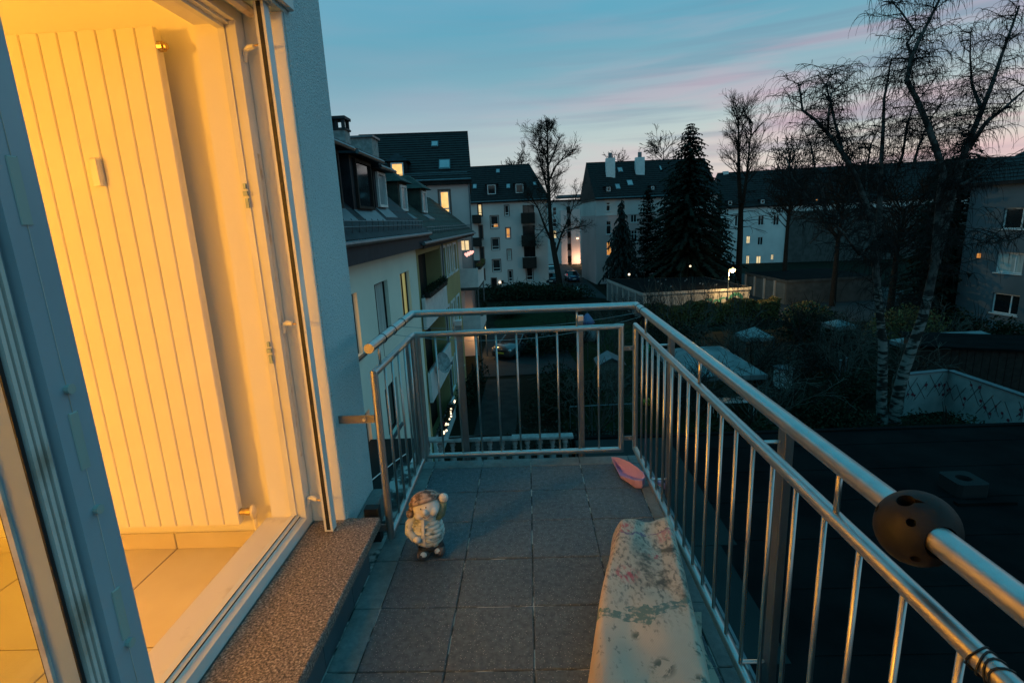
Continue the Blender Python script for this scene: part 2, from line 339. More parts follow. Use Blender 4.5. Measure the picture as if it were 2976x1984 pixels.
def window(root, F, r, depth=.12, pane='pane_dark', frame='white_paint', fw=.06, mull=(), bar=(), sill=True, surround=None, sillm='white_paint'):
    u0, u1, z0, z1 = r[:4]; m = MB(); d0, d1 = -depth, -depth+.05
    F.slab(m, u0, u0+fw, z0, z1, d0, d1); F.slab(m, u1-fw, u1, z0, z1, d0, d1); F.slab(m, u0+fw, u1-fw, z0, z0+fw, d0, d1); F.slab(m, u0+fw, u1-fw, z1-fw, z1, d0, d1)
    for q in mull: F.slab(m, u0+(u1-u0)*q-fw/2, u0+(u1-u0)*q+fw/2, z0+fw, z1-fw, d0, d1)
    for q in bar: F.slab(m, u0+fw, u1-fw, z0+(z1-z0)*q-fw/2, z0+(z1-z0)*q+fw/2, d0+.002, d1-.003)
    wd = m.build('window', frame, root)
    MB().poly(F.p(u0, z0, d0+.012), F.p(u1, z0, d0+.012), F.p(u1, z1, d0+.012), F.p(u0, z1, d0+.012)).build('pane', pane, wd)
    if sill: F.slab(MB(), u0-.06, u1+.06, z0-.06, z0-.003, -depth+.02, .08).build('sill', sillm, wd)
    if surround:
        k = MB(); s_ = .12
        F.slab(k, u0-s_, u0, z0-s_, z1+s_, .0, .03); F.slab(k, u1, u1+s_, z0-s_, z1+s_, 0, .03); F.slab(k, u0, u1, z1, z1+s_, 0, .031); F.slab(k, u0, u1, z0-s_-.01, z0-.07, 0, .031)
        k.build('surround', surround, wd)
    return wd
def shell(root, F, depth, z0, z1, m, holes, hd=.12, name='wall'):       # front sheet with openings + the other three walls
    F.wall(MB(), z0, z1, holes, hd).build(name, m, root)
    b = MB(); a0, a1 = F.p(0, 0, 0), F.p(F.w, 0, 0); c0, c1 = F.p(0, 0, -depth), F.p(F.w, 0, -depth)
    for p, q in ((a1, c1), (c1, c0), (c0, a0)): b.poly((p.x, p.y, z0), (q.x, q.y, z0), (q.x, q.y, z1), (p.x, p.y, z1))
    b.build('rear_wall', m, root)
    i = MB(); F.slab(i, .1, F.w-.1, z0+.1, z1-.05, -depth+.3, -hd-.55); i.build('core', 'dark_wood', root)
def gable_roof(root, F, depth, ze, zr, m, ov=.4, hip0=0, hip1=0, courses=0, th=.16, gable=None, fe=.35):
    e0, e1 = -ov, F.w+ov; yf, yb, ym = fe, -depth-fe, -depth/2
    slope = (zr-ze)/(depth/2+fe)
    def front(k): return F.p(e0+hip0*k, ze+(zr-ze)*k, yf+(ym-yf)*k), F.p(e1-hip1*k, ze+(zr-ze)*k, yf+(ym-yf)*k)
    mb = MB()
    f0, f1 = front(0); r0, r1 = front(1); b0, b1 = F.p(e0, ze, yb), F.p(e1, ze, yb)
    up = Vector((0, 0, -th))
    mb.poly(f0+up, f1+up, r1+up, r0+up); mb.poly(f0+up*1.2, b0+up*1.2, b1+up*1.2, f1+up*1.2); mb.poly(b1, b0, r0, r1); mb.poly(f0, r0, b0); mb.poly(f1, b1, r1); mb.poly(f0, f1, f1+up*1.2, f0+up*1.2)
    rf = mb.build('roof', m, root)
    n = max(courses, 1); nn = (F.n*(zr-ze) + Vector((0, 0, 1))*(depth/2+fe)).normalized()
    for i in range(n):                       # each course of tiles lies proud of the one above
        (a, b), (c, d) = front(i/n), front((i+1)/n); h = .045 if courses else .01
        q = MB().hexa([a, b, d-nn*h*.7, c-nn*h*.7, a+nn*h, b+nn*h, d+nn*h*.05, c+nn*h*.05]); q.build('tile_course', m, rf)
    MB().tube([r0, r1], .1, 6).build('ridge_cap', m, rf)
    if gable:
        if not hip0: MB().poly(F.p(0, ze-.3, .0), F.p(0, ze-.3, -depth), F.p(0, zr-.15, ym)).build('gable', gable, root)
        if not hip1: MB().poly(F.p(F.w, ze-.3, .0), F.p(F.w, zr-.15, ym), F.p(F.w, ze-.3, -depth)).build('gable', gable, root)
    rf['slope'] = slope
    def on(px, py):                          # where a pixel meets the front slope: returns (u, k)
        A, B, C = f0, f1, r0; nv = (B-A).cross(C-A); d = ray(px, py); P = CAM + d*((A-CAM).dot(nv)/d.dot(nv))
        return (P-F.A).dot(F.t), (P.z-ze)/(zr-ze)
    def sky(a, b, pane='pane_sky'):
        (u0, k1), (u1, k0) = on(*a), on(*b)
        def q(u, k, h): return F.p(u, ze+(zr-ze)*k, yf+(ym-yf)*k) + nn*h
        g = MB().hexa([q(u0, k0, .0), q(u1, k0, .0), q(u1, k1, 0), q(u0, k1, 0), q(u0, k0, .12), q(u1, k0, .12), q(u1, k1, .12), q(u0, k1, .12)]).build('skylight', 'zinc', rf)
        i = .06; du = min(i, (u1-u0)*.2); dk = (k1-k0)*.12
        MB().poly(q(u0+du, k0+dk, .135), q(u1-du, k0+dk, .135), q(u1-du, k1-dk, .135), q(u0+du, k1-dk, .135)).build('pane', pane, rf)
    def dormer(a, b, pane='pane_dark', roofm=m, frame='white_paint', cheek='slate', peak=.5):
        (u0, k1), (u1, k0) = on(*a), on(*b); um = (u0+u1)/2
        k0 = max(k0, .04); D = yf+(ym-yf)*k0; z0 = ze+(zr-ze)*k0; G = Fac((0, 0), (1, 0)); G.A = F.p(0, 0, D); G.A.z = 0; G.t = F.t; G.n = F.n
        h = (Vector(F.p(0, 0, 0)) - Vector(F.p(0, 0, 0))).length + (u1-u0)*1.12
        back = h/slope+.3
        dm = MB(); G.slab(dm, u0-.18, u1+.18, z0-.1, z0+h+.12, -back, -.02); d = dm.build('dormer', cheek, root)
        pr = MB(); e = .28
        A0, A1, T0 = G.p(u0-e-.1, z0+h+.1, .15), G.p(u1+e+.1, z0+h+.1, .15), G.p(um, z0+h+.1+peak, -.3)
        B0, B1, T1 = G.p(u0-e-.1, z0+h+.1, -back), G.p(u1+e+.1, z0+h+.1, -back), G.p(um, z0+h+.1+peak, -back-.3)
        pr.poly(A0, A1, T0).poly(A0, T0, T1, B0).poly(A1, B1, T1, T0).poly(A0, B0, B1, A1).build('dormer_roof', roofm, d)
        fr = MB(); f = .09
        for x in ((u0, u0+f, z0, z0+h), (u1-f, u1, z0, z0+h), (u0+f, u1-f, z0, z0+f), (u0+f, u1-f, z0+h-f, z0+h)): G.slab(fr, *x, -.02, .04)
        fr.build('dormer_window', frame, d)
        MB().poly(G.p(u0, z0, .0), G.p(u1, z0, .0), G.p(u1, z0+h, .0), G.p(u0, z0+h, .0)).build('pane', pane, d)
    return rf, on, sky, dormer
def chimney(root, x, y, z0, z1, w=.6, m='white_paint', cap=True, d=None):
    d = d or w; c = MB().box(x-w/2, x+w/2, y-d/2, y+d/2, z0, z1).build('chimney', m, root)
    if cap:
        k = MB().box(x-w*.58, x+w*.58, y-d*.58, y+d*.58, z1, z1+.06)
        for sx in (-1, 1):
            for sy in (-1, 1): k.box(x+sx*w*.42-.05, x+sx*w*.42+.05, y+sy*d*.42-.05, y+sy*d*.42+.05, z1+.06, z1+.33)
        k.box(x-.05, x+.05, y-d*.47, y-d*.37, z1+.06, z1+.33)
        k.box(x-w*.62, x+w*.62, y-d*.62, y+d*.62, z1+.33, z1+.42); k.build('chimney_cap', 'slate', c)
    return c
LAMP = 178
# ================================================================== GROUND
def sheet(name, m, pts, z, parent=None): 
    o = MB().poly(*[(x, y, z) for x, y in pts]).build(name, m, None, (0, 0, 0)); return tag(o, kind='structure')
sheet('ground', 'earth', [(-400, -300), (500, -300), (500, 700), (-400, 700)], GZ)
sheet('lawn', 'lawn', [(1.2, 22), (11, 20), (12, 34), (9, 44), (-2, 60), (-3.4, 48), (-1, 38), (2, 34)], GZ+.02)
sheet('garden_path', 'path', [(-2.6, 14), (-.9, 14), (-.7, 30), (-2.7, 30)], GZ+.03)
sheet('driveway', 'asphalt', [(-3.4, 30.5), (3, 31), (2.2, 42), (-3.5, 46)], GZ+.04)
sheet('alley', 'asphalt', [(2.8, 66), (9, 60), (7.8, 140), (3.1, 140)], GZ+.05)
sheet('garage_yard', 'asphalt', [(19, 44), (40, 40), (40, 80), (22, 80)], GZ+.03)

# ================================================================== OUR HOUSE
WX, WI = -.86, -1.18
house = thing('apartment_house', 'pale stucco house wall with the open balcony doorway and warm lit room', 'house', (-1.0, 0, GZ))
def wallset(mb, x0, x1, y_end, top=2.24):
    mb.box(x0, x1, 2.14, y_end, GZ, 6); mb.box(x0, x1, -4, 2.14, GZ, .13); mb.box(x0, x1, -4, 2.14, top, 6)
    mb.box(x0, x1, .40, .50, .13, top); mb.box(x0, x1, -4, -1.5, .13, top); mb.box(x0, x1, -1.5, .40, .13, .55)
    return mb
wallset(MB(), -1.084, WX, 2.53).build('stucco_wall', 'stucco', house)
li = wallset(MB(), WI, -1.086, 2.23, 2.20); li.box(WI, -1.086, 2.095, 2.139, .13, 2.20); li.box(WI, -1.086, .502, 2.095, .131, .196); li.build('inner_wall', 'plaster_in', house)
box('side_wall', 'stucco', house, -9, -1.086, 2.30, 2.53, GZ, 6)
rw = MB().box(-5.6, WI-.002, 2.22, 2.295, -.1, 2.6).box(-5.6, -5.5, -3.6, 2.22, -.1, 2.6).box(-5.6, WI-.002, -3.7, -3.6, -.1, 2.6); rw.build('room_wall', 'plaster_in', house)
box('ceiling', 'plaster_in', house, -5.6, WI-.001, -3.7, 2.295, 2.601, 2.75)
fb = box('room_floor', 'room_joint', house, -5.5, WI-.002, -3.6, 2.22, -.12, -.003)
xs = [WI-.004, -1.73] + [-1.73-.6*i for i in range(1, 7)]; ys = [2.218, 1.6] + [1.6-.6*i for i in range(1, 9)]
for a, b in zip(xs, xs[1:]):
    for c, d in zip(ys, ys[1:]): MB().bev(b+.003, a-.003, d+.003, c-.003, -.02, 0, .0015).build('floor_tile', 'room_tile', fb)
for a, b in zip([WI-.01, -1.73, -2.33, -2.93, -3.53, -4.13], [-1.73, -2.33, -2.93, -3.53, -4.13, -4.73]):
    MB().bev(b+.002, a-.002, 2.208, 2.219, .001, .082, .003).build('skirting_tile', 'room_tile', house)
box('reveal_plaster', 'plaster_in', house, -1.013, -.866, 2.131, 2.1395, .1755, 2.2395)
# sill, riser, marble
MB().bev(-1.013, -.712, .405, 2.15, .134, .175, .004).build('granite_sill', 'granite', house)
y = 2.01
while y > -1.2:
    y2 = 1.788 if y == 2.01 else y-.3
    MB().box(-.80, -.735, y2+.0015, y-.0015, .001, .1335).build('riser_tile', 'riser', house); y = y2
box('riser_joint', 'grout', house, -.859, -.737, -1.2, 2.009, .0005, .1332)
MB().bev(-.859, -.792, 2.012, 2.52, .0, .12, .006).build('plinth', 'slab_cut', house)
MB().bev(-1.205, -1.087, .51, 2.094, .197, .221, .004).build('marble_sill', 'marble', house)
for (py, dy) in ((1.93, .05), (1.86, .03), (1.25, .06)):
    MB().bev(-1.098, -1.086, py, py+dy, .2205, .2235, .001).build('chipped_putty', 'pvc_dirty', house)
# fixed frame of the doorway
fr = thing('doorway_frame', 'white plastic door frame set in the lit doorway above the granite sill', 'door frame', (-1.05, 1.3, .175))
j = MB().box(-1.040, -1.015, 2.072, 2.1385, .1755, 2.20); j.box(-1.060, -1.040, 2.083, 2.1385, .1755, 2.19); j.box(-1.0855, -1.060, 2.078, 2.1385, .1755, 2.19)
jo = j.build('jamb', 'pvc', fr)
MB().box(-1.0425, -1.0395, 2.079, 2.0832, .24, 2.17).build('gasket', 'gasket', jo)
MB().box(-1.0149, -1.0140, 2.100, 2.118, .5, 1.75).build('old_sealant', 'pvc_dirty', jo)
for z0 in (1.55, .93):
    k = MB().box(-1.074, -1.062, 2.070, 2.0782, z0, z0+.035); k.box(-1.076, -1.060, 2.066, 2.0782, z0+.045, z0+.062); k.box(-1.074, -1.064, 2.070, 2.0782, z0+.07, z0+.09); k.build('strike_plate', 'pad_metal', jo)
b = MB().box(-1.040, -1.0145, .505, 2.072, .1755, .222); b.box(-1.060, -1.040, .505, 2.083, .1755, .232); b.box(-1.0855, -1.060, .505, 2.078, .1755, .238); bo = b.build('bottom_rail', 'pvc', fr)
MB().box(-1.0425, -1.0395, .51, 2.07, .2312, .2345).build('gasket', 'gasket', bo)
MB().box(-1.0625, -1.0595, .51, 2.07, .2375, .2395).build('gasket', 'gasket', bo)
h = MB().box(-1.040, -1.015, .505, 2.1385, 2.20, 2.2395).box(-1.060, -1.040, .505, 2.1385, 2.19, 2.2395).box(-1.0855, -1.060, .505, 2.1385, 2.178, 2.2395); h.build('head_rail', 'pvc', fr)
MB().box(-1.0855, -1.02, .5015, .56, .1755, 2.2395).build('jamb', 'pvc', fr)
# side window beyond the mullion
sw = thing('side_window', 'white framed fixed window beside the open balcony door', 'window', (-1.03, -.5, .55))
q = MB()
for a in ((-1.499, -1.43, .551, 2.2395), (.33, .399, .551, 2.2395), (-1.43, .33, .551, .62), (-1.43, .33, 2.17, 2.2395)): q.box(-1.08, -1.01, *a)
q.build('frame', 'pvc', sw); box('pane', 'pane_window', sw, -1.05, -1.044, -1.43, .33, .62, 2.17)
# open leaf, swung out, its free edge towards the balcony
lf = thing('door_leaf', 'white plastic door leaf swung open with locking pads along its edge', 'door', (-.75, .51, .22))
st = MB().box(-.5465, -.5125, .476, .5535, .215, 2.19); st.box(-.546, -.5, .509, .5545, .215, 2.19)
so_ = st.build('stile', 'pvc_shaded', lf)
MB().box(-.5128, -.5105, .4755, .4800, .22, 2.18).build('gasket', 'gasket', so_)
g = MB()
for yy in (.4825, .4900, .4985): g.box(-.5126, -.5075, yy, yy+.0042, .22, 2.185)
g.build('rebate_ridge', 'pvc_dirty', so_)
MB().box(-.4997, -.4992, .5296, .5302, .22, 2.185).build('edge_groove', 'pvc_dirty', so_)
MB().box(-.5495, -.5462, .4745, .500, .25, 2.15).build('gasket', 'gasket', so_)
MB().box(-.5462, -.540, .4725, .4765, .25, 2.15).build('glazing_bead', 'pvc_dirty', so_)
for (x, y0) in ((60, 555), (236, 1277), (367, 1765)):
    P = onx(x, y0, -.5); MB().bev(-.5005, -.4985, .5235, .5365, P.z-.033, P.z+.033, .001).build('locking_pad', 'pad_metal', so_)
for (x, y0) in ((198, 1129), (284, 1475), (390, 1845)):
    P = onx(x, y0, -.5); MB().tube([(-.5005, .530, P.z), (-.494, .530, P.z)], [.0048, .0056], 10).build('locking_cam', 'pad_metal', so_)
MB().box(-.975, -.90, .476, .5535, .215, 2.19).build('stile', 'pvc', lf)
MB().box(-.90, -.5465, .4765, .553, .216, .315).build('rail', 'pvc', lf); MB().box(-.90, -.5465, .4765, .553, 2.09, 2.189).build('rail', 'pvc', lf)
box('pane', 'pane_clear', lf, -.90, -.5465, .512, .518, .315, 2.09)
# roller shutter guide rail with stand-off hooks, and the shutter box
gr = thing('shutter_rail', 'slim white shutter guide rail standing on hooks before the door reveal', 'guide rail', (-.905, 2.05, .19))
MB().box(-.922, -.886, 2.030, 2.036, .182, 2.34).box(-.922, -.912, 2.036, 2.068, .182, 2.34).box(-.896, -.886, 2.036, 2.068, .182, 2.34).box(-.922, -.886, 2.068, 2.074, .182, 2.34).build('rail', 'pvc', gr)
MB().box(-.912, -.896, 2.0295, 2.0302, .19, 2.33).build('slot_brush', 'gasket', gr)
for z in (.30, 1.08, 2.10):
    hk = MB().tube([(-1.012, 2.10, z-.03), (-1.004, 2.10, z+.008), (-.985, 2.09, z+.012), (-.955, 2.07, z+.012)], [.008, .011, .011, .008], 8).build('hook', 'pvc', gr)
    MB().tube([(-.958, 2.07, z+.012), (-.92, 2.055, z+.012)], .0032, 6).build('screw', 'brass', hk)
sb = thing('shutter_box', 'white metal roller shutter box above the doorway', 'shutter box', (-.9, 1.3, 2.25))
MB().bev(-1.012, -.835, .42, 2.185, 2.256, 2.52, .01).build('casing', 'white_paint', sb)
MB().tube([(-.965, .55, 2.232), (-.965, 2.10, 2.232)], .02, 8).build('bottom_slat', 'pvc_dirty', sb)
# lamp in the room
lp = thing('ceiling_lamp', 'warm glowing globe pendant hanging low in the lit room', 'lamp', (-3.67, -.95, 2.6))
MB().ell((-3.67, -.95, 1.62), (.22, .22, .22), 20, 12).build('globe', 'bulb', lp, smooth=True)
m = bpy.data.materials.new('room_lamp'); m.use_nodes = True; pp = m.node_tree.nodes['Principled BSDF']; pp.inputs['Emission Color'].default_value = (1, .43, .04, 1); pp.inputs['Emission Strength'].default_value = LAMP; MATS['room_lamp'] = m
bpy.data.objects['globe'].data.materials[0] = m
MB().lathe((-3.67, -.95, 1.845), [(.05, 0), (.05, .03), (.006, .05), (.006, .72), (.06, .735), (.06, .755)], 14).build('stem', 'white_paint', lp)
# radiator
rd = thing('radiator', 'tall white panel radiator with vertical grooves on the lit room wall', 'radiator', (-1.7, 2.16, .17))
for i in range(10):
    x1 = -1.345-.074*i; MB().bev(x1-.0725, x1-.0015, 2.120, 2.150, .172, 2.215, .004).build('panel', 'radiator', rd)
MB().box(-2.08, -1.347, 2.132, 2.158, .176, 2.210).build('back_plate', 'radiator', rd)
MB().tube([(-1.352, 2.140, 2.15), (-1.33, 2.140, 2.15)], [.019, .019], 12).tube([(-1.33, 2.14, 2.15), (-1.318, 2.14, 2.15)], .012, 10).build('vent_plug', 'brass', rd)
vv = MB().tube([(-1.350, 2.14, .225), (-1.30, 2.14, .225)], [.016, .012], 10).tube([(-1.318, 2.14, .225), (-1.296, 2.14, .225)], .0175, 10).build('valve', 'brass', rd)
MB().ell((-1.287, 2.14, .222), (.017, .02, .036), 10, 8).build('valve_cap', 'pvc_dirty', rd)
MB().tube([(-1.287, 2.14, .19), (-1.285, 2.15, .0)], .009, 8).build('pipe', 'radiator', rd)
for z in (.5, 1.9): MB().box(-1.9, -1.5, 2.158, 2.219, z, z+.04).build('bracket', 'steel_flat', rd)
P = ony(278, 498, 2.10); MB().bev(P.x-.019, P.x+.019, 2.093, 2.1195, P.z-.055, P.z+.05, .006).build('heat_meter', 'pvc', rd)

# ================================================================== BALCONY FLOOR
bf = MB().box(-.858, .672, -3.0, 3.085, -.24, -.0042).build('balcony_floor', 'joint', None, (0, 0, 0)); tag(bf, kind='structure')
TX = [-.733, -.6276, -.3276, -.0276, .2724, .5724, .668]; TY = [3.083] + [2.974-.3*i for i in range(0, 15)]
rnd = random.Random(3)
for a, b in zip(TX, TX[1:]):
    for c, d in zip(TY, TY[1:]):
        dz = rnd.uniform(-.0012, .0012); t = rnd.uniform(.0018, .0032)
        cut = a < -.7 or b > .6 or c > 3
        o = MB().bev(a+t, b-t, d+t, c-t, -.03, dz, .0025).build('floor_tile', 'slab_cut' if cut else 'slab', bf)
MB().box(.668, .69, -3.0, 3.10, -.26, -.02).box(-.858, .668, 3.086, 3.10, -.26, -.02).build('edge_flashing', 'zinc', bf)

# ================================================================== RAILING
rl = thing('balcony_railing', 'brushed steel tube railing with thin upright bars round the balcony', 'railing', (.617, 1.5, 0))
def mitre(mb, pts, r, n=14, closed=False):
    pts = [Vector(p) for p in pts]; k = len(pts)
    seg = [(pts[(i+1) % k]-pts[i]).normalized() for i in range(k if closed else k-1)]
    t = seg[0]; ref = t.cross(Vector((0, 0, 1)) if abs(t.z) < .9 else Vector((1, 0, 0))).normalized(); q = t.cross(ref)
    cur = [pts[0] + (ref*cos(2*pi*j/n)+q*sin(2*pi*j/n))*r for j in range(n)]
    def cut(ring, d, p, nn): return [v + d*((p-v).dot(nn)/d.dot(nn)) for v in ring]
    if closed: cur = cut(cur, seg[0], pts[0], (seg[-1]+seg[0]).normalized())
    rings = [cur]
    for i in range(1, k+1 if closed else k):
        p = pts[i % k]; d = seg[i-1]
        nn = (d + seg[i % len(seg)]).normalized() if (closed or i < k-1) else d
        cur = cut(cur, d, p, nn); rings.append(cur)
    return mb.loft(rings, not closed, not closed)
HR = [(-.685, 2.155, .957), (-.685, 3.026, .955), (.613, 3.026, .953), (.617, -1.6, .941)]
mitre(MB(), HR, .0215, 20).build('handrail', 'steel', rl, ang=40)
barm = MB().tube([(0, 0, 0), (0, 0, .755)], .0062, 10).mesh('bar', 'steel', smooth=True)
pinm = MB().tube([(0, 0, 0), (0, 0, .10)], .0062, 10).mesh('pin', 'steel', smooth=True)
def panel(c, bars):
    p = mitre(MB(), c, .0168, 16, True).build('panel_frame', 'steel', rl, ang=40)
    for b in bars: link('bar', barm, p, b)
panel([(-.668, 3.03, .06), (.528, 3.03, .066), (.528, 3.03, .832), (-.668, 3.03, .829)], [(-.563+.1197*i, 3.03, .071) for i in range(9)])
panel([(-.685, 2.19, .055), (-.685, 2.975, .06), (-.685, 2.975, .835), (-.685, 2.19, .838)], [(-.685, 2.23+.131*i, .07) for i in range(1, 6)])
panel([(.617, 3.055, .062), (.617, .02, .06), (.617, .02, .822), (.617, 3.055, .828)], [(.617, 2.875-.1222*i, .068) for i in range(23)])
panel([(.617, -.04, .06), (.617, -1.7, .06), (.617, -1.7, .82), (.617, -.04, .822)], [(.617, -.17-.1222*i, .068) for i in range(12)])
for b in ((-.448, 3.028, .842), (.272, 3.028, .842), (.615, 2.779, .84), (.616, 1.887, .838), (.616, 1.003, .837), (.617, .12, .836), (-.685, 2.30, .848)): link('pin', pinm, rl, b)
for x in (-.431, .296):
    po = MB().bev(x-.019, x+.019, 3.098, 3.118, -.255, .878, .002).build('post', 'steel_flat', rl)
    MB().box(x-.021, x+.021, 3.096, 3.121, .862, .892).build('post_cap', 'pvc', po)
    MB().tube([(x, 3.1, -.02), (x, 3.1, .065)], .012, 8).build('foot_stub', 'steel_flat', po)
for yy in (2.60, 1.40, .20, -1.0):
    po = MB().bev(.69, .715, yy-.022, yy+.022, -.25, .882, .002).build('post', 'steel_flat', rl)
    for z in (.815, .08): MB().tube([(.617, yy+.01, z), (.70, yy+.01, z)], .0062, 8).build('stay', 'steel', po)
po = MB().bev(-.72, -.70, 2.93, 2.965, -.25, .83, .002).build('post', 'steel_flat', rl)
for z in (.70, .137):
    c = MB().bev(.545, .602, 3.032, 3.036, z-.014, z+.014, .001).build('clip_plate', 'steel_flat', rl); MB().tube([(.578, 3.032, z), (.578, 3.026, z)], .006, 6).build('bolt', 'bolt', c)
for z in (.635, .10):
    c = MB().bev(-.862, -.70, 2.178, 2.183, z-.018, z+.018, .001).build('wall_bracket', 'steel_flat', rl); MB().tube([(-.745, 2.178, z), (-.745, 2.170, z)], .009, 6).build('bolt', 'bolt', c)
MB().box(-.80, -.735, 2.19, 2.235, .02, .19).build('anchor_block', 'gasket', rl)

# ---- things on the railing
def bool_cut(mb, cutl, name, m, origin, label, cat):
    a = bpy.data.objects.new('tmp', mb.mesh('tmp', m)); cs = [bpy.data.objects.new('tmpc', q_.mesh('tmpc', m)) for q_ in cutl]; col.objects.link(a); [col.objects.link(c) for c in cs]
    import bmesh
    for ob in [a]+cs:
        bm2 = bmesh.new(); bm2.from_mesh(ob.data); bmesh.ops.recalc_face_normals(bm2, faces=bm2.faces); bm2.to_mesh(ob.data); bm2.free()
    for c in cs: md = a.modifiers.new('b', 'BOOLEAN'); md.operation = 'DIFFERENCE'; md.solver = 'EXACT'; md.object = c
    bpy.context.view_layer.update(); me = bpy.data.meshes.new_from_object(a.evaluated_get(bpy.context.evaluated_depsgraph_get()))
    bpy.data.objects.remove(a); [bpy.data.objects.remove(c) for c in cs]
    for v in me.vertices: v.co -= Vector(origin)
    me.name = name; me.shade_smooth(); me.set_sharp_from_angle(angle=radians(38))
    return tag(link(name, me, None, origin), label, cat)
BC = Vector((.617, .79, .937)); vw = (CAM-BC).normalized(); rx = (RR - vw*RR.dot(vw)).normalized(); uy = vw.cross(rx)
cutl = []
for (a, b, r) in ((-.11, .70, .0125), (-.10, .135, .0065), (-.80, .52, .0065), (-.19, -.78, .007), (.5, -.3, .0065)):
    d = rx*a + uy*b + vw*sqrt(max(0, 1-a*a-b*b)); cut = MB().tube([BC+d*.035, BC+d*.085], r, 14); cutl.append(cut)
    if r > .012:                           # the big one is a teardrop
        e = rx*.24 + uy*-.06; rings = []
        for dep in (.035, .085):
            c0 = BC+d*dep; s = (e-d*e.dot(d)); rings.append([c0 + s*.11, c0+uy*.0098+s*.024, c0+uy*.0098, c0-uy*.0098, c0-uy*.0098+s*.024])
        cutl.append(MB().loft(rings, True, True))
cutl.append(MB().tube([(.617, .60, .9435), (.617, 1.0, .9445)], .026, 18))
bool_cut(MB().ell(BC, (.0605, .058, .0605), 40, 26), cutl, 'holed_ball', 'black_plastic', BC, 'black plastic ball with holes threaded on the handrail', 'ball')
def coil(name, c, axis, r, turns, step, label, group=None, wr=.0016):
    c = Vector(c); a = Vector(axis).normalized(); e = a.orthogonal().normalized(); f = a.cross(e); n = int(turns*16)
    pts = [c + a*(step*i/16 + .004*sin(i*.7)) + (e*cos(i*pi/8)+f*sin(i*pi/8))*r for i in range(n+1)]
    return tag(MB().tube(pts, wr, 5).build(name, 'black_wire', None, c), label, 'wire', group)
coil('wire_coil', (.617, .655, .822), (0, -1, 0), .0188, 4, .012, 'black wire wound round the lower rail beneath the holed ball')
for yy, lb in ((2.36, 'black wire ring round the short handrail nearest its open tube end'), (2.55, 'middle one of three black wire rings round the short handrail'), (2.75, 'black wire ring round the short handrail nearest the mitred corner')): coil('wire_ring', (-.685, yy, .956), (.05, 1, 0), .0226, 1.3, .006, lb, 'wire rings on the short handrail', .002)
for yy, lb in ((2.93, 'dark wire ring round the long handrail closest to its corner joint'), (2.82, 'dark wire ring round the long handrail beside the first pin')): coil('wire_ring', (.6135, yy, .9525), (.05, 1, 0), .0226, 1.3, .006, lb, 'wire rings by the handrail corner', .0022)
def sag(a, b, d, n=14): a, b = Vector(a), Vector(b); return [a.lerp(b, i/n) - Vector((0, 0, d*4*(i/n)*(1-i/n))) for i in range(n+1)]
tag(MB().tube(sag((-.685, 2.75, .935), (.6135, 2.93, .93), .045), .0012, 4).build('clothes_line', 'steel_flat', None, (0, 2.85, .9)), 'thin wire line slack under the far handrail from ring to ring', 'line')
tag(MB().tube(sag((-.685, 2.55, .935), (.6135, 2.82, .93), .075), .0012, 4).build('clothes_line', 'steel_flat', None, (0, 2.7, .9)), 'thinner sagging wire line tied to the middle wire ring', 'line')
tag(MB().tube([(-.685, 2.38, .935), (-.69, 2.40, .86), (-.675, 2.44, .845)], .001, 4).build('wire_end', 'black_wire', None, (-.685, 2.4, .85)), 'loose wire end hanging from the short handrail', 'wire')

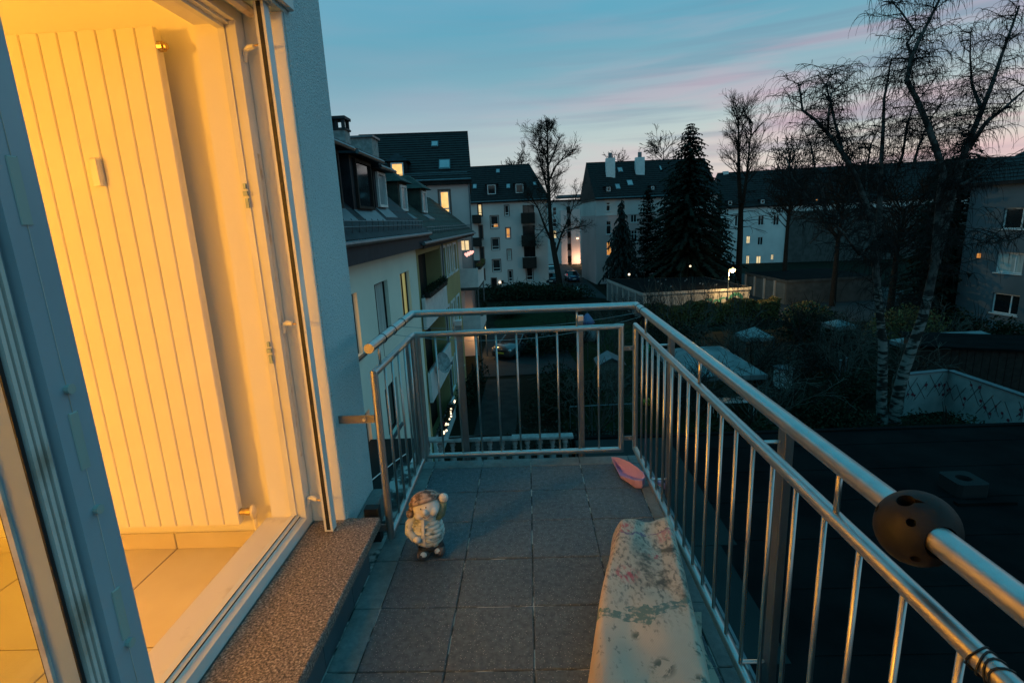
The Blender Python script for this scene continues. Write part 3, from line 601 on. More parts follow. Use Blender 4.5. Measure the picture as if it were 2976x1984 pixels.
# ---- paint stained canvas cover
def canvas_mat():
    m = bpy.data.materials.new('canvas'); m.use_nodes = True; t = m.node_tree; p = t.nodes['Principled BSDF']; p.inputs['Roughness'].default_value = .9
    g = t.nodes.new('ShaderNodeNewGeometry').outputs['Position']
    def noise(s, d=5, dist=0, loc=(0, 0, 0), sc_=(1, 1, 1)):
        a = t.nodes.new('ShaderNodeMapping'); a.inputs['Location'].default_value = loc; a.inputs['Scale'].default_value = sc_; t.links.new(g, a.inputs[0])
        n = t.nodes.new('ShaderNodeTexNoise'); n.inputs['Scale'].default_value = s; n.inputs['Detail'].default_value = d; n.inputs['Distortion'].default_value = dist; n.inputs['Roughness'].default_value = .62; t.links.new(a.outputs[0], n.inputs[0]); return n.outputs[0]
    def ramp(v, a, b):
        r = t.nodes.new('ShaderNodeMapRange'); r.inputs[1].default_value = a; r.inputs[2].default_value = b; t.links.new(v, r.inputs[0]); return r.outputs[0]
    def mul(a, b): n = t.nodes.new('ShaderNodeMath'); n.operation = 'MULTIPLY'; t.links.new(a, n.inputs[0]); t.links.new(b, n.inputs[1]); return n.outputs[0]
    def near(c, r):
        n = t.nodes.new('ShaderNodeVectorMath'); n.operation = 'DISTANCE'; t.links.new(g, n.inputs[0]); n.inputs[1].default_value = c; return ramp(n.outputs['Value'], r, r*.55)
    def mix(f, a, c):
        x = t.nodes.new('ShaderNodeMix'); x.data_type = 'RGBA'; t.links.new(f, x.inputs[0]); x.inputs[7].default_value = (*c, 1)
        if isinstance(a, tuple): x.inputs[6].default_value = (*a, 1)
        else: t.links.new(a, x.inputs[6])
        return x.outputs[2]
    c = mix(ramp(noise(4), .35, .7), (.54, .455, .36), (.43, .37, .30))
    c = mix(mul(ramp(noise(70, 6, 0, (5, 0, 0), (1, .5, 1)), .50, .62), near((.44, 1.78, .2), .40)), c, (.17, .16, .14))      # rubbed-in grime
    c = mix(mul(ramp(noise(11, 6, .2, (4, 1, 0)), .50, .62), near((.50, 1.72, .2), .22)), c, (.085, .088, .078))
    c = mix(mul(ramp(noise(60, 5, 0, (1, 8, 0), (1, .6, 1)), .58, .66), ramp(noise(3, 2, 0, (3, 3, 3)), .45, .6)), c, (.20, .19, .165))
    sy = t.nodes.new('ShaderNodeSeparateXYZ'); t.links.new(g, sy.inputs[0])
    for y0, wd, cc in ((1.50, .020, (.12, .19, .17)), (1.955, .006, (.20, .12, .20)), (1.18, .012, (.15, .16, .13))):   # brushed strokes across it
        q = t.nodes.new('ShaderNodeMath'); q.operation = 'MULTIPLY_ADD'; t.links.new(noise(5, 4, 0, (1, 3, y0*3)), q.inputs[0]); q.inputs[1].default_value = .22; t.links.new(sy.outputs[1], q.inputs[2])
        d = t.nodes.new('ShaderNodeMath'); d.operation = 'COMPARE'; t.links.new(q.outputs[0], d.inputs[0]); d.inputs[1].default_value = y0+.11; d.inputs[2].default_value = wd
        c = mix(mul(d.outputs[0], ramp(noise(55, 5), .40, .52)), c, cc)
    for ctr, r, cc in (((.31, 1.68, .16), .07, (.46, .07, .10)), ((.44, 1.80, .2), .03, (.40, .06, .09)), ((.36, 1.98, .2), .04, (.50, .14, .14)), ((.51, 1.92, .2), .05, (.45, .22, .22))):
        c = mix(mul(ramp(noise(75, 5, .3, (0, 2, 5), (1, .35, 1)), .46, .56), near(ctr, r)), c, cc)
    for ctr, r in (((.34, 1.28, .2), .045), ((.40, 1.12, .2), .05), ((.29, 1.40, .2), .02), ((.46, 1.34, .2), .03), ((.24, 1.16, .2), .06), ((.43, 1.22, .2), .035), ((.30, 1.05, .2), .05)):
        c = mix(mul(ramp(noise(26, 5, .8, (7, 7, 7)), .48, .54), near(ctr, r)), c, (.13, .14, .115))
    c = mix(mul(ramp(noise(26, 4, .5, (3, 3, 1)), .50, .58), near((.22, 1.40, .15), .05)), c, (.50, .40, .12))
    t.links.new(c, p.inputs['Base Color'])
    wv = t.nodes.new('ShaderNodeTexWave'); wv.inputs['Scale'].default_value = 95; wv.bands_direction = 'DIAGONAL'; t.links.new(g, wv.inputs[0])
    bp = t.nodes.new('ShaderNodeBump'); bp.inputs['Strength'].default_value = .35; bp.inputs['Distance'].default_value = .0015; t.links.new(wv.outputs['Fac'], bp.inputs['Height']); t.links.new(bp.outputs[0], p.inputs['Normal'])
    MATS['canvas'] = m
canvas_mat()
rings = []; rnd = random.Random(11); NY = 54
for i in range(NY+1):
    s = i/NY; Yc = 2.105 - 1.9*s; e = min(1, s/.035); e = sqrt(1-(1-e)**2)
    xl = .338-.254*(2.14-Yc); xr = .575-.135*(2.066-Yc); hgt = .205*(.30+.70*e) + .006*sin(Yc*9)
    xl2 = xl + .022 + .012*sin(Yc*7) ; ww = xr-xl2; prof = []
    prof += [(xl-.006, .001), (xl-.002+.004*sin(Yc*23), hgt*.30), (xl+.006+.003*sin(Yc*17), hgt*.62), (xl2-.006, hgt*.88), (xl2+.012, hgt*.985)]
    for k in range(1, 10):
        a = k/10; dip = -.022*sin(pi*a)*(1-.5*s) + .007*sin(a*9+Yc*6) + .004*sin(Yc*21+a*4) + .010*max(0, 1-abs(a-.32-.10*sin(Yc*3))/.10); prof.append((xl2+ww*a, hgt*1.0 + .006 + dip))
    prof += [(xr-.012, hgt*.99), (xr+.004, hgt*.88), (xr+.014+.004*sin(Yc*15), hgt*.55), (xr+.02+.006*sin(Yc*11), hgt*.22), (xr+.024+.01*sin(Yc*8), .001)]
    rings.append([(x, Yc + (.0 if z > .02 else .0), max(z, .001)) for x, z in prof])
cv = thing('canvas_cover', 'beige paint stained canvas draped over a low pad beside the railing', 'canvas', (.4, 1.3, 0))
q = MB().loft(rings, False, False, False); q.f.append(tuple(range(len(rings[0])))); o = q.build('canvas', 'canvas', cv, smooth=True)
md = o.modifiers.new('s', 'SUBSURF'); md.levels = 1; md.render_levels = 1
hem = MB(); hem.loft([[(.53-.135*(2.0-Y)+.045+.02*sin(Y*13), Y, .004+.01*abs(sin(Y*9))), (.53-.135*(2.0-Y)+.095+.012*sin(Y*19), Y, .003)] for Y in [1.72-.06*k for k in range(26)]], False, False, False)
hem.build('trailing_hem', 'canvas', cv, smooth=True)

# ---- stone garden figure
fg = thing('garden_figure', 'small stone child figure in quilted coat and knitted hat waving on the tiles', 'figurine', (-.495, 2.125, 0))
FX, FY = -.497, 2.128
def qf(p): return 1
prof = [(.050, .052), (.060, .056)]
for k in range(7):
    z0 = .066+.0185*k; R0 = [.066, .073, .075, .0735, .069, .062, .053][k]
    prof += [(R0-.005, z0), (R0+.001, z0+.005), (R0+.001, z0+.012), (R0-.004, z0+.0175)]
prof += [(.040, .199)]
c_ = MB(); n = 28
c_.loft([[(FX+r*1.0*cos(2*pi*k/n)*(1+.02*sin(6*2*pi*k/n)), FY+r*.84*sin(2*pi*k/n)*(1+.02*sin(6*2*pi*k/n)), z) for k in range(n)] for r, z in prof], True, True)
co = c_.build('coat', 'stone_coat', fg, smooth=True)
MB().loft([[(FX-.006+x, FY-.062+.012*((z-.13)/.07)**2-.004+y_, z) for x, y_ in ((-.008, .01), (-.006, -.002), (.006, -.002), (.008, .01))] for z in (.07, .09, .12, .15, .18, .197)], True, True).build('placket', 'stone_skin', co)
for z in (.165, .135, .105): MB().ell((FX+.012, FY-.066+.01*abs(z-.12)/.05, z), (.012, .006, .0055), 8, 6).build('toggle', 'stone_coat', co, smooth=True)
MB().tube([(FX+.045*cos(a), FY+.038*sin(a), .199+.004*cos(a)) for a in [2*pi*k/16 for k in range(17)]], .013, 8).build('collar', 'stone_coat', fg, smooth=True)
MB().lathe((FX, FY, .03), [(.044, 0), (.05, .01), (.054, .03)], 18).build('trousers', 'stone_dark', fg, smooth=True)
for (bx, by, a) in ((-.514, 2.092, -.25), (-.450, 2.118, .35)):
    rot = Matrix.Rotation(a, 3, 'Z')
    b_ = MB().ell((bx, by, .024), (.029, .042, .024), 14, 8, rot, lambda p: 1+.06*sin(p.z*9)).build('boot', 'stone_boot', fg, smooth=True)
    MB().ell((bx+.0, by-.022, .030), (.019, .016, .014), 10, 6, rot).build('toe_cap', 'stone_skin', b_, smooth=True)
    MB().tube([(bx, by+.006, .03), (bx*.8+FX*.2, by*.8+FY*.2, .062)], [.027, .025], 12).build('boot_shaft', 'stone_dark', b_, smooth=True)
MB().tube([(FX-.05, FY, .185), (FX-.074, FY-.008, .155), (FX-.074, FY-.03, .125), (FX-.045, FY-.062, .112)], [.019, .023, .022, .017], 12).build('sleeve', 'stone_coat', fg, smooth=True)
MB().ell((FX-.034, FY-.068, .111), (.018, .014, .016), 10, 8, None, lambda p: 1+.08*sin(p.x*11)).build('mitten', 'stone_skin', fg, smooth=True)
MB().tube([(FX+.044, FY, .178), (FX+.066, FY-.004, .20), (FX+.079, FY-.006, .232), (FX+.083, FY-.008, .26)], [.021, .021, .018, .016], 12).build('sleeve', 'stone_sleeve', fg, smooth=True)
MB().ell((FX+.085, FY-.010, .279), (.023, .019, .020), 12, 8, None, lambda p: 1+.05*sin(p.x*12)).build('mitten', 'stone_skin', fg, smooth=True)
tilt = Matrix.Rotation(-.30, 3, 'Y')
def H(p): return Vector((FX+.008, FY-.012, .238)) + tilt @ Vector(p)
hd = MB().ell(H((0, 0, 0)), (.062, .054, .050), 20, 14, tilt).build('head', 'stone_skin', fg, smooth=True)
MB().ell(H((.002, -.053, .004)), (.014, .016, .015), 10, 8, tilt).build('nose', 'stone_skin', hd, smooth=True)
for s in (-1, 1):
    MB().ell(H((.034*s, -.034, -.012)), (.022, .018, .02), 10, 8, tilt).build('cheek', 'stone_skin', hd, smooth=True)
    MB().ell(H((.012*s+.002, -.0485, .021)), (.003, .003, .004), 6, 5).build('eye', 'stone_dark', hd, smooth=True)
MB().tube([H((-.016, -.050, -.016)), H((-.005, -.0535, -.023)), (H((.008, -.0535, -.023))), H((.018, -.049, -.016))], .0016, 5).build('mouth', 'stone_hat', hd)
cap = []
for i in range(9):
    a = pi/2*i/8; r = cos(a)
    cap.append([H((.066*r*cos(t)*(1+.03*sin(8*t)), .016+.056*r*sin(t)*(1+.03*sin(8*t)), .026-.020*sin(t)*r+.046*sin(a))) for t in [2*pi*k/24 for k in range(24)]])
ht = MB().loft(cap, True, True).build('hat', 'stone_hat', fg, smooth=True)
MB().tube([H((.064*cos(a), .014+.055*sin(a), .028-.022*sin(a))) for a in [2*pi*k/20 for k in range(21)]], .0115, 8).build('hat_band', 'stone_hat', ht, smooth=True)
MB().tube([H((-.06, .0, .02)), (FX-.068, FY-.006, .222)], [.014, .010], 8).build('ear_flap', 'stone_hat', ht, smooth=True)
MB().ell((FX-.070, FY-.008, .203), (.019, .018, .020), 10, 8, None, lambda p: 1+.08*sin(p.z*14+p.x*9)).build('pompom', 'stone_hat', ht, smooth=True)

# ---- pink dustpan
dp = thing('dustpan', 'pink plastic dustpan lying in the corner under the steel railing', 'dustpan', (.53, 2.8, 0))
V_ = Vector; Mz = lambda x, y, z: onz(1700+x/3.136, 1250+y/3.136, z)
rim = [Mz(*q) for q in ((318, 410, .022), (280, 325, .035), (240, 240, .055), (300, 245, .078), (400, 285, .088), (480, 337, .088), (533, 385, .082), (548, 425, .075), (520, 452, .062), (450, 452, .055), (380, 430, .036))]
cen = sum(rim, V_((0, 0, 0)))/len(rim); Bc = V_((.59, 2.74, .02))
flo = [V_((cen.x+(p.x-cen.x)*k_+.012, cen.y+(p.y-cen.y)*k_-.012, .003)) for p, k_ in zip(rim, (.96, .94, .9, .72, .62, .62, .66, .70, .76, .84, .9))]
mid = [a.lerp(b, .5)*1 + V_(((a.x-cen.x)*.06, (a.y-cen.y)*.06, -.006)) for a, b in zip(flo, rim)]
def inw(l, d, dz): return [V_((p.x+(cen.x-p.x)*d, p.y+(cen.y-p.y)*d, p.z+dz)) for p in l]
MB().loft([flo, mid, rim, inw(rim, .05, .0), inw(mid, .07, .002), inw(flo, .08, .005)], True, True).build('scoop', 'pink_plastic', dp, ang=45)
MB().tube([Bc+Vector((0, 0, .035)), Vector((.645, 2.69, .035)), Vector((.675, 2.66, .03)), Vector((.71, 2.60, .022))], [.010, .013, .015, .012], 10).build('handle', 'pink_plastic', dp, smooth=True)
#PART3
# ================================================================== FLAT ROOFED ANNEX BELOW
FRZ = -3.45
an = thing('flat_roof_annex', 'flat black bitumen roof of the low annex below the balcony', 'annex', (6, 6, GZ))
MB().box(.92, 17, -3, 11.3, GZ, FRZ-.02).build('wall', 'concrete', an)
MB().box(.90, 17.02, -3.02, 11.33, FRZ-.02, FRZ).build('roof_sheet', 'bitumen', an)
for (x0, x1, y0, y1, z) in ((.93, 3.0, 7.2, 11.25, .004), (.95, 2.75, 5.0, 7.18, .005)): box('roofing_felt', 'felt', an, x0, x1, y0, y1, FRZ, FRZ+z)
for yy in (4.0, 5.1, 6.2, 7.3, 8.4, 9.5, 10.6): box('felt_seam', 'bitumen', an, 3.01, 16.9, yy, yy+.09, FRZ, FRZ+.009)
MB().box(.86, 17.05, 11.3, 11.42, GZ, FRZ+.035).build('edge_trim', 'bitumen', an)
an2 = thing('small_flat_roof', 'dark flat roof with pale edge flashing against the cream house', 'roof', (-3.2, 8, GZ))
MB().box(-3.88, -2.66, 2.6, 11.62, GZ, FRZ).build('wall', 'concrete', an2); MB().box(-3.885, -2.64, 2.58, 11.65, FRZ, FRZ+.02).build('roof_sheet', 'felt', an2)
for i in range(6): MB().box(-2.64, -2.58, 2.6+1.5*i+.02, 2.6+1.5*(i+1)-.02, FRZ-.10, FRZ+.05).build('flashing', 'white_paint', an2)
tag(MB().tube([(-3.6, 8.9, FRZ+.03), (-3.3, 9.4, FRZ+.04), (-3.0, 10.3, FRZ+.05), (-2.8, 10.6, FRZ+.1)], .012, 5).build('loose_cable', 'white_paint', None, (-3.3, 9.5, FRZ)), 'loose white cable lying over the small dark flat roof', 'cable')
v0 = onz(2795, 1425, FRZ)
rv = thing('roof_vent', 'square concrete vent block with round hole on the black flat roof', 'vent', v0)
q = MB(); n = 16; s_ = .26; zt = FRZ+.24
sq = [(v0.x+s_*max(-1, min(1, 1.42*cos(2*pi*k/n+pi/n))), v0.y+s_*max(-1, min(1, 1.42*sin(2*pi*k/n+pi/n)))) for k in range(n)]; ci = [(v0.x+.12*cos(2*pi*k/n+pi/n), v0.y+.12*sin(2*pi*k/n+pi/n)) for k in range(n)]
q.loft([[(x, y, FRZ) for x, y in sq], [(x, y, zt) for x, y in sq], [(x, y, zt) for x, y in ci], [(x, y, FRZ+.02) for x, y in ci]]).build('block', 'vent_stone', rv)
MB().box(v0.x-.45, v0.x+.5, v0.y-.5, v0.y-.40, FRZ, FRZ+.05).build('base_strip', 'bitumen', rv)
# terrace with balustrade between the two roofs
te = thing('garden_terrace', 'low concrete garden terrace below the balcony', 'terrace', (-.9, 7, GZ)); MB().box(-2.56, .85, 2.6, 11.2, GZ, -4.06).build('base', 'concrete', te)
bl = thing('balustrade', 'weathered white stone balustrade with turned balusters on the terrace edge', 'balustrade', (-.9, 11, -4.05))
MB().bev(-2.6, .86, 10.9, 11.12, -3.25, -3.19, .015).build('top_rail', 'weathered_white', bl); MB().bev(-2.6, .86, 10.92, 11.10, -4.055, -3.96, .02).build('foot_rail', 'weathered_white', bl)
bm_ = MB().lathe((0, 0, 0), [(.062, 0), (.062, .05), (.035, .07), (.05, .12), (.075, .22), (.07, .30), (.038, .42), (.034, .47), (.055, .50), (.034, .53), (.062, .60), (.062, .65)], 10).mesh('baluster', 'weathered_white', smooth=True)
for i in range(12): link('baluster', bm_, bl, (-2.4+.28*i, 11.01, -3.965))
tag(MB().tube([(-1.9, 10.95, -3.16), (-1.1, 10.9, -3.12), (-.5, 10.98, -3.15)], .02, 5).build('branch_twig', 'bark', None, (-1.2, 11, -3.2)), 'bare twig lying on the balustrade rail', 'twig')

# ================================================================== CREAM HOUSE
cr = thing('cream_house', 'cream rendered house with slate mansard roof and deep set windows', 'house', (-3.9, 12, GZ))
F = Fac((-3.9, 3.0), (-3.9, 18.6)); O = lambda Y: Y-3.0
wy = [(7.66, 8.96), (10.45, 11.83), (13.24, 14.54), (16.03, 17.29)]; rows = [.06, -2.72, -5.5]
holes = [(O(a), O(b), zt-1.42, zt) for zt in rows for a, b in wy]
shell(cr, F, 9, GZ, .8, 'render_cream', holes, .15)
for r, zt in enumerate(rows):
    for k, (a, b) in enumerate(wy):
        pane = {(0, 1): 'lit_warm', (0, 2): 'curtain', (0, 3): 'lit_curtain', (1, 2): 'pane_dark', (1, 1): 'lit_orange'}.get((r, k), 'pane_dark')
        window(cr, F, (O(a), O(b), zt-1.42, zt), .15, pane, 'dark_wood', .05, (.5,) if k != 2 else (.30,), (), True, None, 'zinc')
MB().box(-3.9, -3.5, 2.9, 19.3, .74, 1.14).build('fascia', 'fascia', cr)
MB().tube([(-3.44, 2.9, 1.165), (-3.44, 19.32, 1.175)], .062, 8).build('gutter', 'zinc', cr)
rf = MB().poly((-3.48, 2.9, 1.20), (-3.48, 19.3, 1.20), (-5.75, 19.3, 3.32), (-5.75, 2.9, 3.32)).poly((-5.75, 2.9, 3.32), (-5.75, 19.3, 3.32), (-9.5, 19.3, 4.5), (-9.5, 2.9, 4.5)).poly((-3.48, 19.3, 1.2), (-9.5, 19.3, .9), (-9.5, 19.3, 4.5), (-5.75, 19.3, 3.32)).build('roof', 'slate', cr)
for k in range(9):
    a = k/9; b = (k+1)/9; x0, z0 = -3.47-2.27*a, 1.215+2.12*a; x1, z1 = -3.47-2.27*b, 1.215+2.12*b
    MB().hexa([(x0, 2.9, z0-.02), (x0, 19.3, z0-.02), (x1, 19.3, z1-.03), (x1, 2.9, z1-.03), (x0-.02, 2.9, z0+.03), (x0-.02, 19.3, z0+.03), (x1-.01, 19.3, z1+.005), (x1-.01, 2.9, z1+.005)]).build('slate_course', 'slate', rf)
tm = MB().hexa([(0, 0, 0), (.09, 0, .0), (.09, .12, 0), (0, .12, 0), (0.0, .02, .04), (.09, .02, .03), (.09, .10, .03), (0, .10, .04)]).mesh('eave_tile', 'slate')
for k in range(46): link('eave_tile', tm, rf, (-3.53, 10.3+.19*k, 1.215))
sg = MB().tube([(-3.62, 8, 1.62), (-3.62, 18.9, 1.62)], .012, 5).tube([(-3.62, 8, 1.50), (-3.62, 18.9, 1.50)], .010, 5)
sgo = sg.build('snow_guard', 'zinc', rf)
hm = MB().tube([(-.02, 0, .34), (.0, 0, .30), (-.02, .02, .05), (-.06, .03, 0)], .011, 5).mesh('hook', 'zinc')
for k in range(22): link('hook', hm, sgo, (-3.62, 8.2+.5*k, 1.33))
def box_dormer(root, y0, y1, xf, z0, z1, wins, frame='dark_wood', cheek='slate', roofm='slate', over=.22, back=-6.2):
    d = MB().box(back, xf, y0, y1, z0-.35, z1).build('dormer', cheek, root)
    MB().hexa([(back-.5, y0-over, z1+.10), (xf+.25, y0-over, z1), (xf+.25, y1+over, z1), (back-.5, y1+over, z1+.10), (back-.5, y0-over, z1+.50), (xf+.25, y0-over, z1+.12), (xf+.25, y1+over, z1+.12), (back-.5, y1+over, z1+.50)]).build('dormer_roof', roofm, d)
    MB().tube([(xf+.29, y0-over, z1+.03), (xf+.29, y1+over, z1+.03)], .05, 6).build('dormer_gutter', 'zinc', d)
    G = Fac((xf+.004, y0), (xf+.004, y1))
    for (a, b, pane) in wins:
        fm = MB(); f = .07
        for x in ((a, a+f, z0, z1-.06), (b-f, b, z0, z1-.06), (a+f, b-f, z0, z0+f), (a+f, b-f, z1-.06-f, z1-.06)): G.slab(fm, *x, 0, .07)
        wv = fm.build('dormer_window', frame, d); MB().poly(G.p(a, z0, .02), G.p(b, z0, .02), G.p(b, z1-.06, .02), G.p(a, z1-.06, .02)).build('pane', pane, wv)
    MB().hexa([(xf, y0-.05, z0-.32), (xf+.28, y0-.05, z0-.36), (xf+.28, y1+.05, z0-.36), (xf, y1+.05, z0-.32), (xf, y0-.05, z0-.02), (xf+.28, y0-.05, z0-.30), (xf+.28, y1+.05, z0-.30), (xf, y1+.05, z0-.02)]).build('apron_flashing', 'zinc', d)
    return d
box_dormer(cr, 9.2, 12.55, -4.2, 1.95, 3.22, [(.2, 1.5, 'pane_dark'), (1.75, 3.1, 'pane_dark')])
box_dormer(cr, 13.25, 15.1, -4.2, 1.95, 3.20, [(.25, 1.6, 'pane_dark')])
box_dormer(cr, 15.6, 16.9, -4.3, 2.05, 3.1, [(.2, 1.1, 'pane_sky')], 'white_paint')
P = onx(*Z3(235, 300), -6.1); chimney(cr, -6.1, P.y, 3.0, P.z+.36, .52, 'weathered_white')
# ================================================================== YELLOW HOUSE
ye = thing('yellow_house', 'ochre yellow house with loggia balconies and white framed windows', 'house', (-3.9, 24, GZ))
F = Fac((-3.9, 18.62), (-3.9, 30.2)); O = lambda Y: Y-18.62
lev = [-2.0, -4.8, -7.45]; holes = []; wl = []
for z in lev:
    holes.append((O(18.95), O(23.75), z, z+2.45, 1.4))
    for a, b in ((24.05, 25.3), (26.0, 26.45), (26.85, 27.3), (28.0, 29.15)): wl.append((O(a), O(b), z+1.08, z+2.42))
shell(ye, F, 9, GZ, .95, 'render_yellow', [(*h[:4], float(h[4])) for h in holes] + wl, .12)
for r in wl: window(ye, F, r, .12, 'pane_sky' if r[0] < 7 else 'curtain', 'white_paint', .07, (.5,) if r[1]-r[0] > 1 else (), (.62,), True, 'white_paint')
for i, z in enumerate(lev):
    G = Fac((-5.29, 18.95), (-5.29, 23.75)); fm = MB()
    for x in ((.5, .62, .05, 2.2), (2.4, 2.52, .05, 2.2), (.62, 2.4, 2.08, 2.2), (3.0, 3.1, .9, 2.1), (4.2, 4.3, .9, 2.1), (3.1, 4.2, 2.0, 2.1), (3.1, 4.2, .9, 1.0)): G.slab(fm, x[0], x[1], z+x[2], z+x[3], .0, .06)
    b_ = fm.build('loggia_door', 'white_paint', ye); MB().poly(G.p(.5, z+.05, .01), G.p(2.5, z+.05, .01), G.p(2.5, z+2.2, .01), G.p(.5, z+2.2, .01)).build('pane', 'pane_dark', b_)
    MB().box(-5.3, -5.292, 18.9, 23.8, z-.05, z+2.5).build('loggia_wall', 'render_yellow', ye)
    pr = MB().box(-3.86, -3.74, 18.75, 24.0, z-.22, z+.92).build('loggia_parapet', 'white_paint', ye)
    MB().tube([(-3.80, 18.75, z+1.0), (-3.80, 24.0, z+1.0)], .025, 6).tube([(-3.8, 18.8, z+.9), (-3.8, 18.8, z+1.0)], .015, 5).tube([(-3.8, 23.9, z+.9), (-3.8, 23.9, z+1.0)], .015, 5).build('parapet_rail', 'zinc', pr)
MB().tube([(-3.78, 23.88, .7), (-3.80, 23.88, .2), (-3.82, 23.88, GZ)], .045, 6).tube([(-3.5, 22.6, .82), (-3.7, 23.5, .78), (-3.78, 23.88, .68)], .045, 6).build('downpipe', 'zinc', ye)
MB().box(-3.9, -3.46, 18.0, 35.4, .70, .86).build('eave_board', 'dark_wood', ye)
MB().tube([(-3.40, 17.6, .88), (-3.40, 35.5, .86)], .065, 8).build('gutter', 'zinc', ye)
rf = MB().poly((-3.42, 19.32, .92), (-3.42, 35.4, .92), (-6.2, 35.4, 3.2), (-6.2, 19.32, 3.2)).poly((-6.2, 19.32, 3.2), (-6.2, 35.4, 3.2), (-9.5, 35.4, 4.2), (-9.5, 19.32, 4.2)).poly((-3.42, 35.4, .92), (-9.5, 35.4, .92), (-9.5, 35.4, 4.2), (-6.2, 35.4, 3.2)).build('roof', 'slate_moss', ye)
for k in range(10):
    a = k/10; b = (k+1)/10; x0, z0 = -3.41-2.78*a, .935+2.28*a; x1, z1 = -3.41-2.78*b, .935+2.28*b
    MB().hexa([(x0, 19.34, z0-.02), (x0, 35.4, z0-.02), (x1, 35.4, z1-.03), (x1, 19.34, z1-.03), (x0-.02, 19.34, z0+.035), (x0-.02, 35.4, z0+.035), (x1-.01, 35.4, z1+.005), (x1-.01, 19.34, z1+.005)]).build('slate_course', 'slate_moss', rf)
sgo = MB().tube([(-3.62, 19.5, 1.40), (-3.62, 35, 1.40)], .014, 5).tube([(-3.62, 19.5, 1.27), (-3.62, 35, 1.27)], .012, 5).build('snow_guard', 'zinc', rf)
for k in range(26): link('hook', hm, sgo, (-3.62, 19.7+.6*k, 1.10))
for (a, b) in ((20.2, 21.7), (24.4, 25.9)):
    d = MB().box(-6.3, -4.7, a, b, 1.7, 3.15).build('dormer', 'slate_moss', ye)
    MB().poly((-4.45, a-.25, 3.1), (-4.45, b+.25, 3.1), (-5.3, (a+b)/2, 3.75)).poly((-4.45, b+.25, 3.1), (-7, b+.25, 3.1), (-7, (a+b)/2, 3.75), (-5.3, (a+b)/2, 3.75)).poly((-7, a-.25, 3.1), (-4.45, a-.25, 3.1), (-5.3, (a+b)/2, 3.75), (-7, (a+b)/2, 3.75)).poly((-4.45, a-.25, 3.1), (-7, a-.25, 3.1), (-7, b+.25, 3.1), (-4.45, b+.25, 3.1)).build('dormer_roof', 'slate_moss', d)
    G = Fac((-4.695, a), (-4.695, b)); fm = MB()
    for x in ((.25, .35, 2.05, 3.0), (1.15, 1.25, 2.05, 3.0), (.35, 1.15, 2.05, 2.13), (.35, 1.15, 2.92, 3.0)): G.slab(fm, *x, 0, .06)
    wv = fm.build('dormer_window', 'white_paint', d); MB().poly(G.p(.25, 2.05, .02), G.p(1.25, 2.05, .02), G.p(1.25, 3, .02), G.p(.25, 3, .02)).build('pane', 'pane_sky', wv)
    MB().hexa([(-4.7, a, 1.86), (-4.35, a, 1.66), (-4.35, b, 1.66), (-4.7, b, 1.86), (-4.7, a, 2.0), (-4.35, a, 1.76), (-4.35, b, 1.76), (-4.7, b, 2.0)]).build('apron_flashing', 'zinc', d)
chimney(ye, -6.0, 20.9, 2.6, 4.72, .85, 'weathered_white', False); box('chimney_cover', 'zinc', ye, -6.5, -5.5, 20.4, 21.4, 4.72, 4.79)
# ================================================================== ROSE CORNER HOUSE
pk = thing('rose_corner_house', 'tall rose rendered house with dark tiled roof and one glowing window', 'house', (-9, 42, GZ))
F = Fac((-14.2, 34.9), (-3.72, 36.05)); R = lambda a, b: F.rect(Z3(*a), Z3(*b))
wn = [R((985, 668), (1068, 832)), R((1140, 1040), (1218, 1120))]; u0, u1, z0, z1 = wn[0]
rest = [(u0-3.4, u1-3.4, z0, z1), (u0-3.4, u1-3.4, z0-2.9, z1-2.9), (u0, u1, z0-5.8, z1-5.8)]
shell(pk, F, 12, GZ, 4.25, 'render_pink', wn+rest, .12)
window(pk, F, wn[0], .1, 'lit_warm', 'white_paint', .08, (), (.2,), True, 'brown_frame')
window(pk, F, wn[1], .1, 'lit_pale', 'white_paint', .06, (.5,), (), False)
for r in rest: window(pk, F, r, .1, 'pane_dark', 'white_paint', .08, (), (.2,), True, 'brown_frame')
rf, on, sky_, dorm = gable_roof(pk, F, 12, 4.22, 8.15, 'roof_tile', .25, 3.0, 0, 20, gable='render_pink')
sky_(Z3(983, 440), Z3(1068, 508)); sky_(Z3(925, 300), Z3(977, 338)); dorm(Z3(637, 470), Z3(718, 560), 'lit_warm', 'slate', 'white_paint', 'roof_tile', .55)
MB().tube([F.p(-.2, 4.3, .42), F.p(F.w+.2, 4.3, .42)], .07, 6).build('gutter', 'zinc', pk)
sgo = MB().tube([F.p(0, 4.75, .2), F.p(F.w, 4.75, .2)], .02, 5).tube([F.p(0, 4.62, .22), F.p(F.w, 4.62, .22)], .015, 5).build('snow_guard', 'zinc', pk)
MB().tube([(-3.66, 35.92, 4.2), (-3.66, 35.92, GZ)], .05, 6).build('downpipe', 'zinc', pk)
for i, z in enumerate((-2.25, -5.05)):
    b_ = MB().box(-4.4, -3.0, 31.4, 35.7, z-.18, z).build('balcony_slab', 'concrete', pk)
    MB().box(-3.08, -2.98, 31.4, 35.7, z, z+1.12).box(-4.4, -3.08, 31.4, 31.5, z, z+1.12).build('parapet', 'white_paint', b_)
    MB().box(-4.45, -4.4, 31.4, 36, z-.2, z+2.6).build('screen_wall', 'render_pink', b_)
MB().tube([(-3.05, 31.5, GZ), (-3.05, 31.5, -2.3)], .05, 6).tube([(-3.05, 35.6, GZ), (-3.05, 35.6, -2.3)], .05, 6).build('balcony_post', 'zinc', pk)

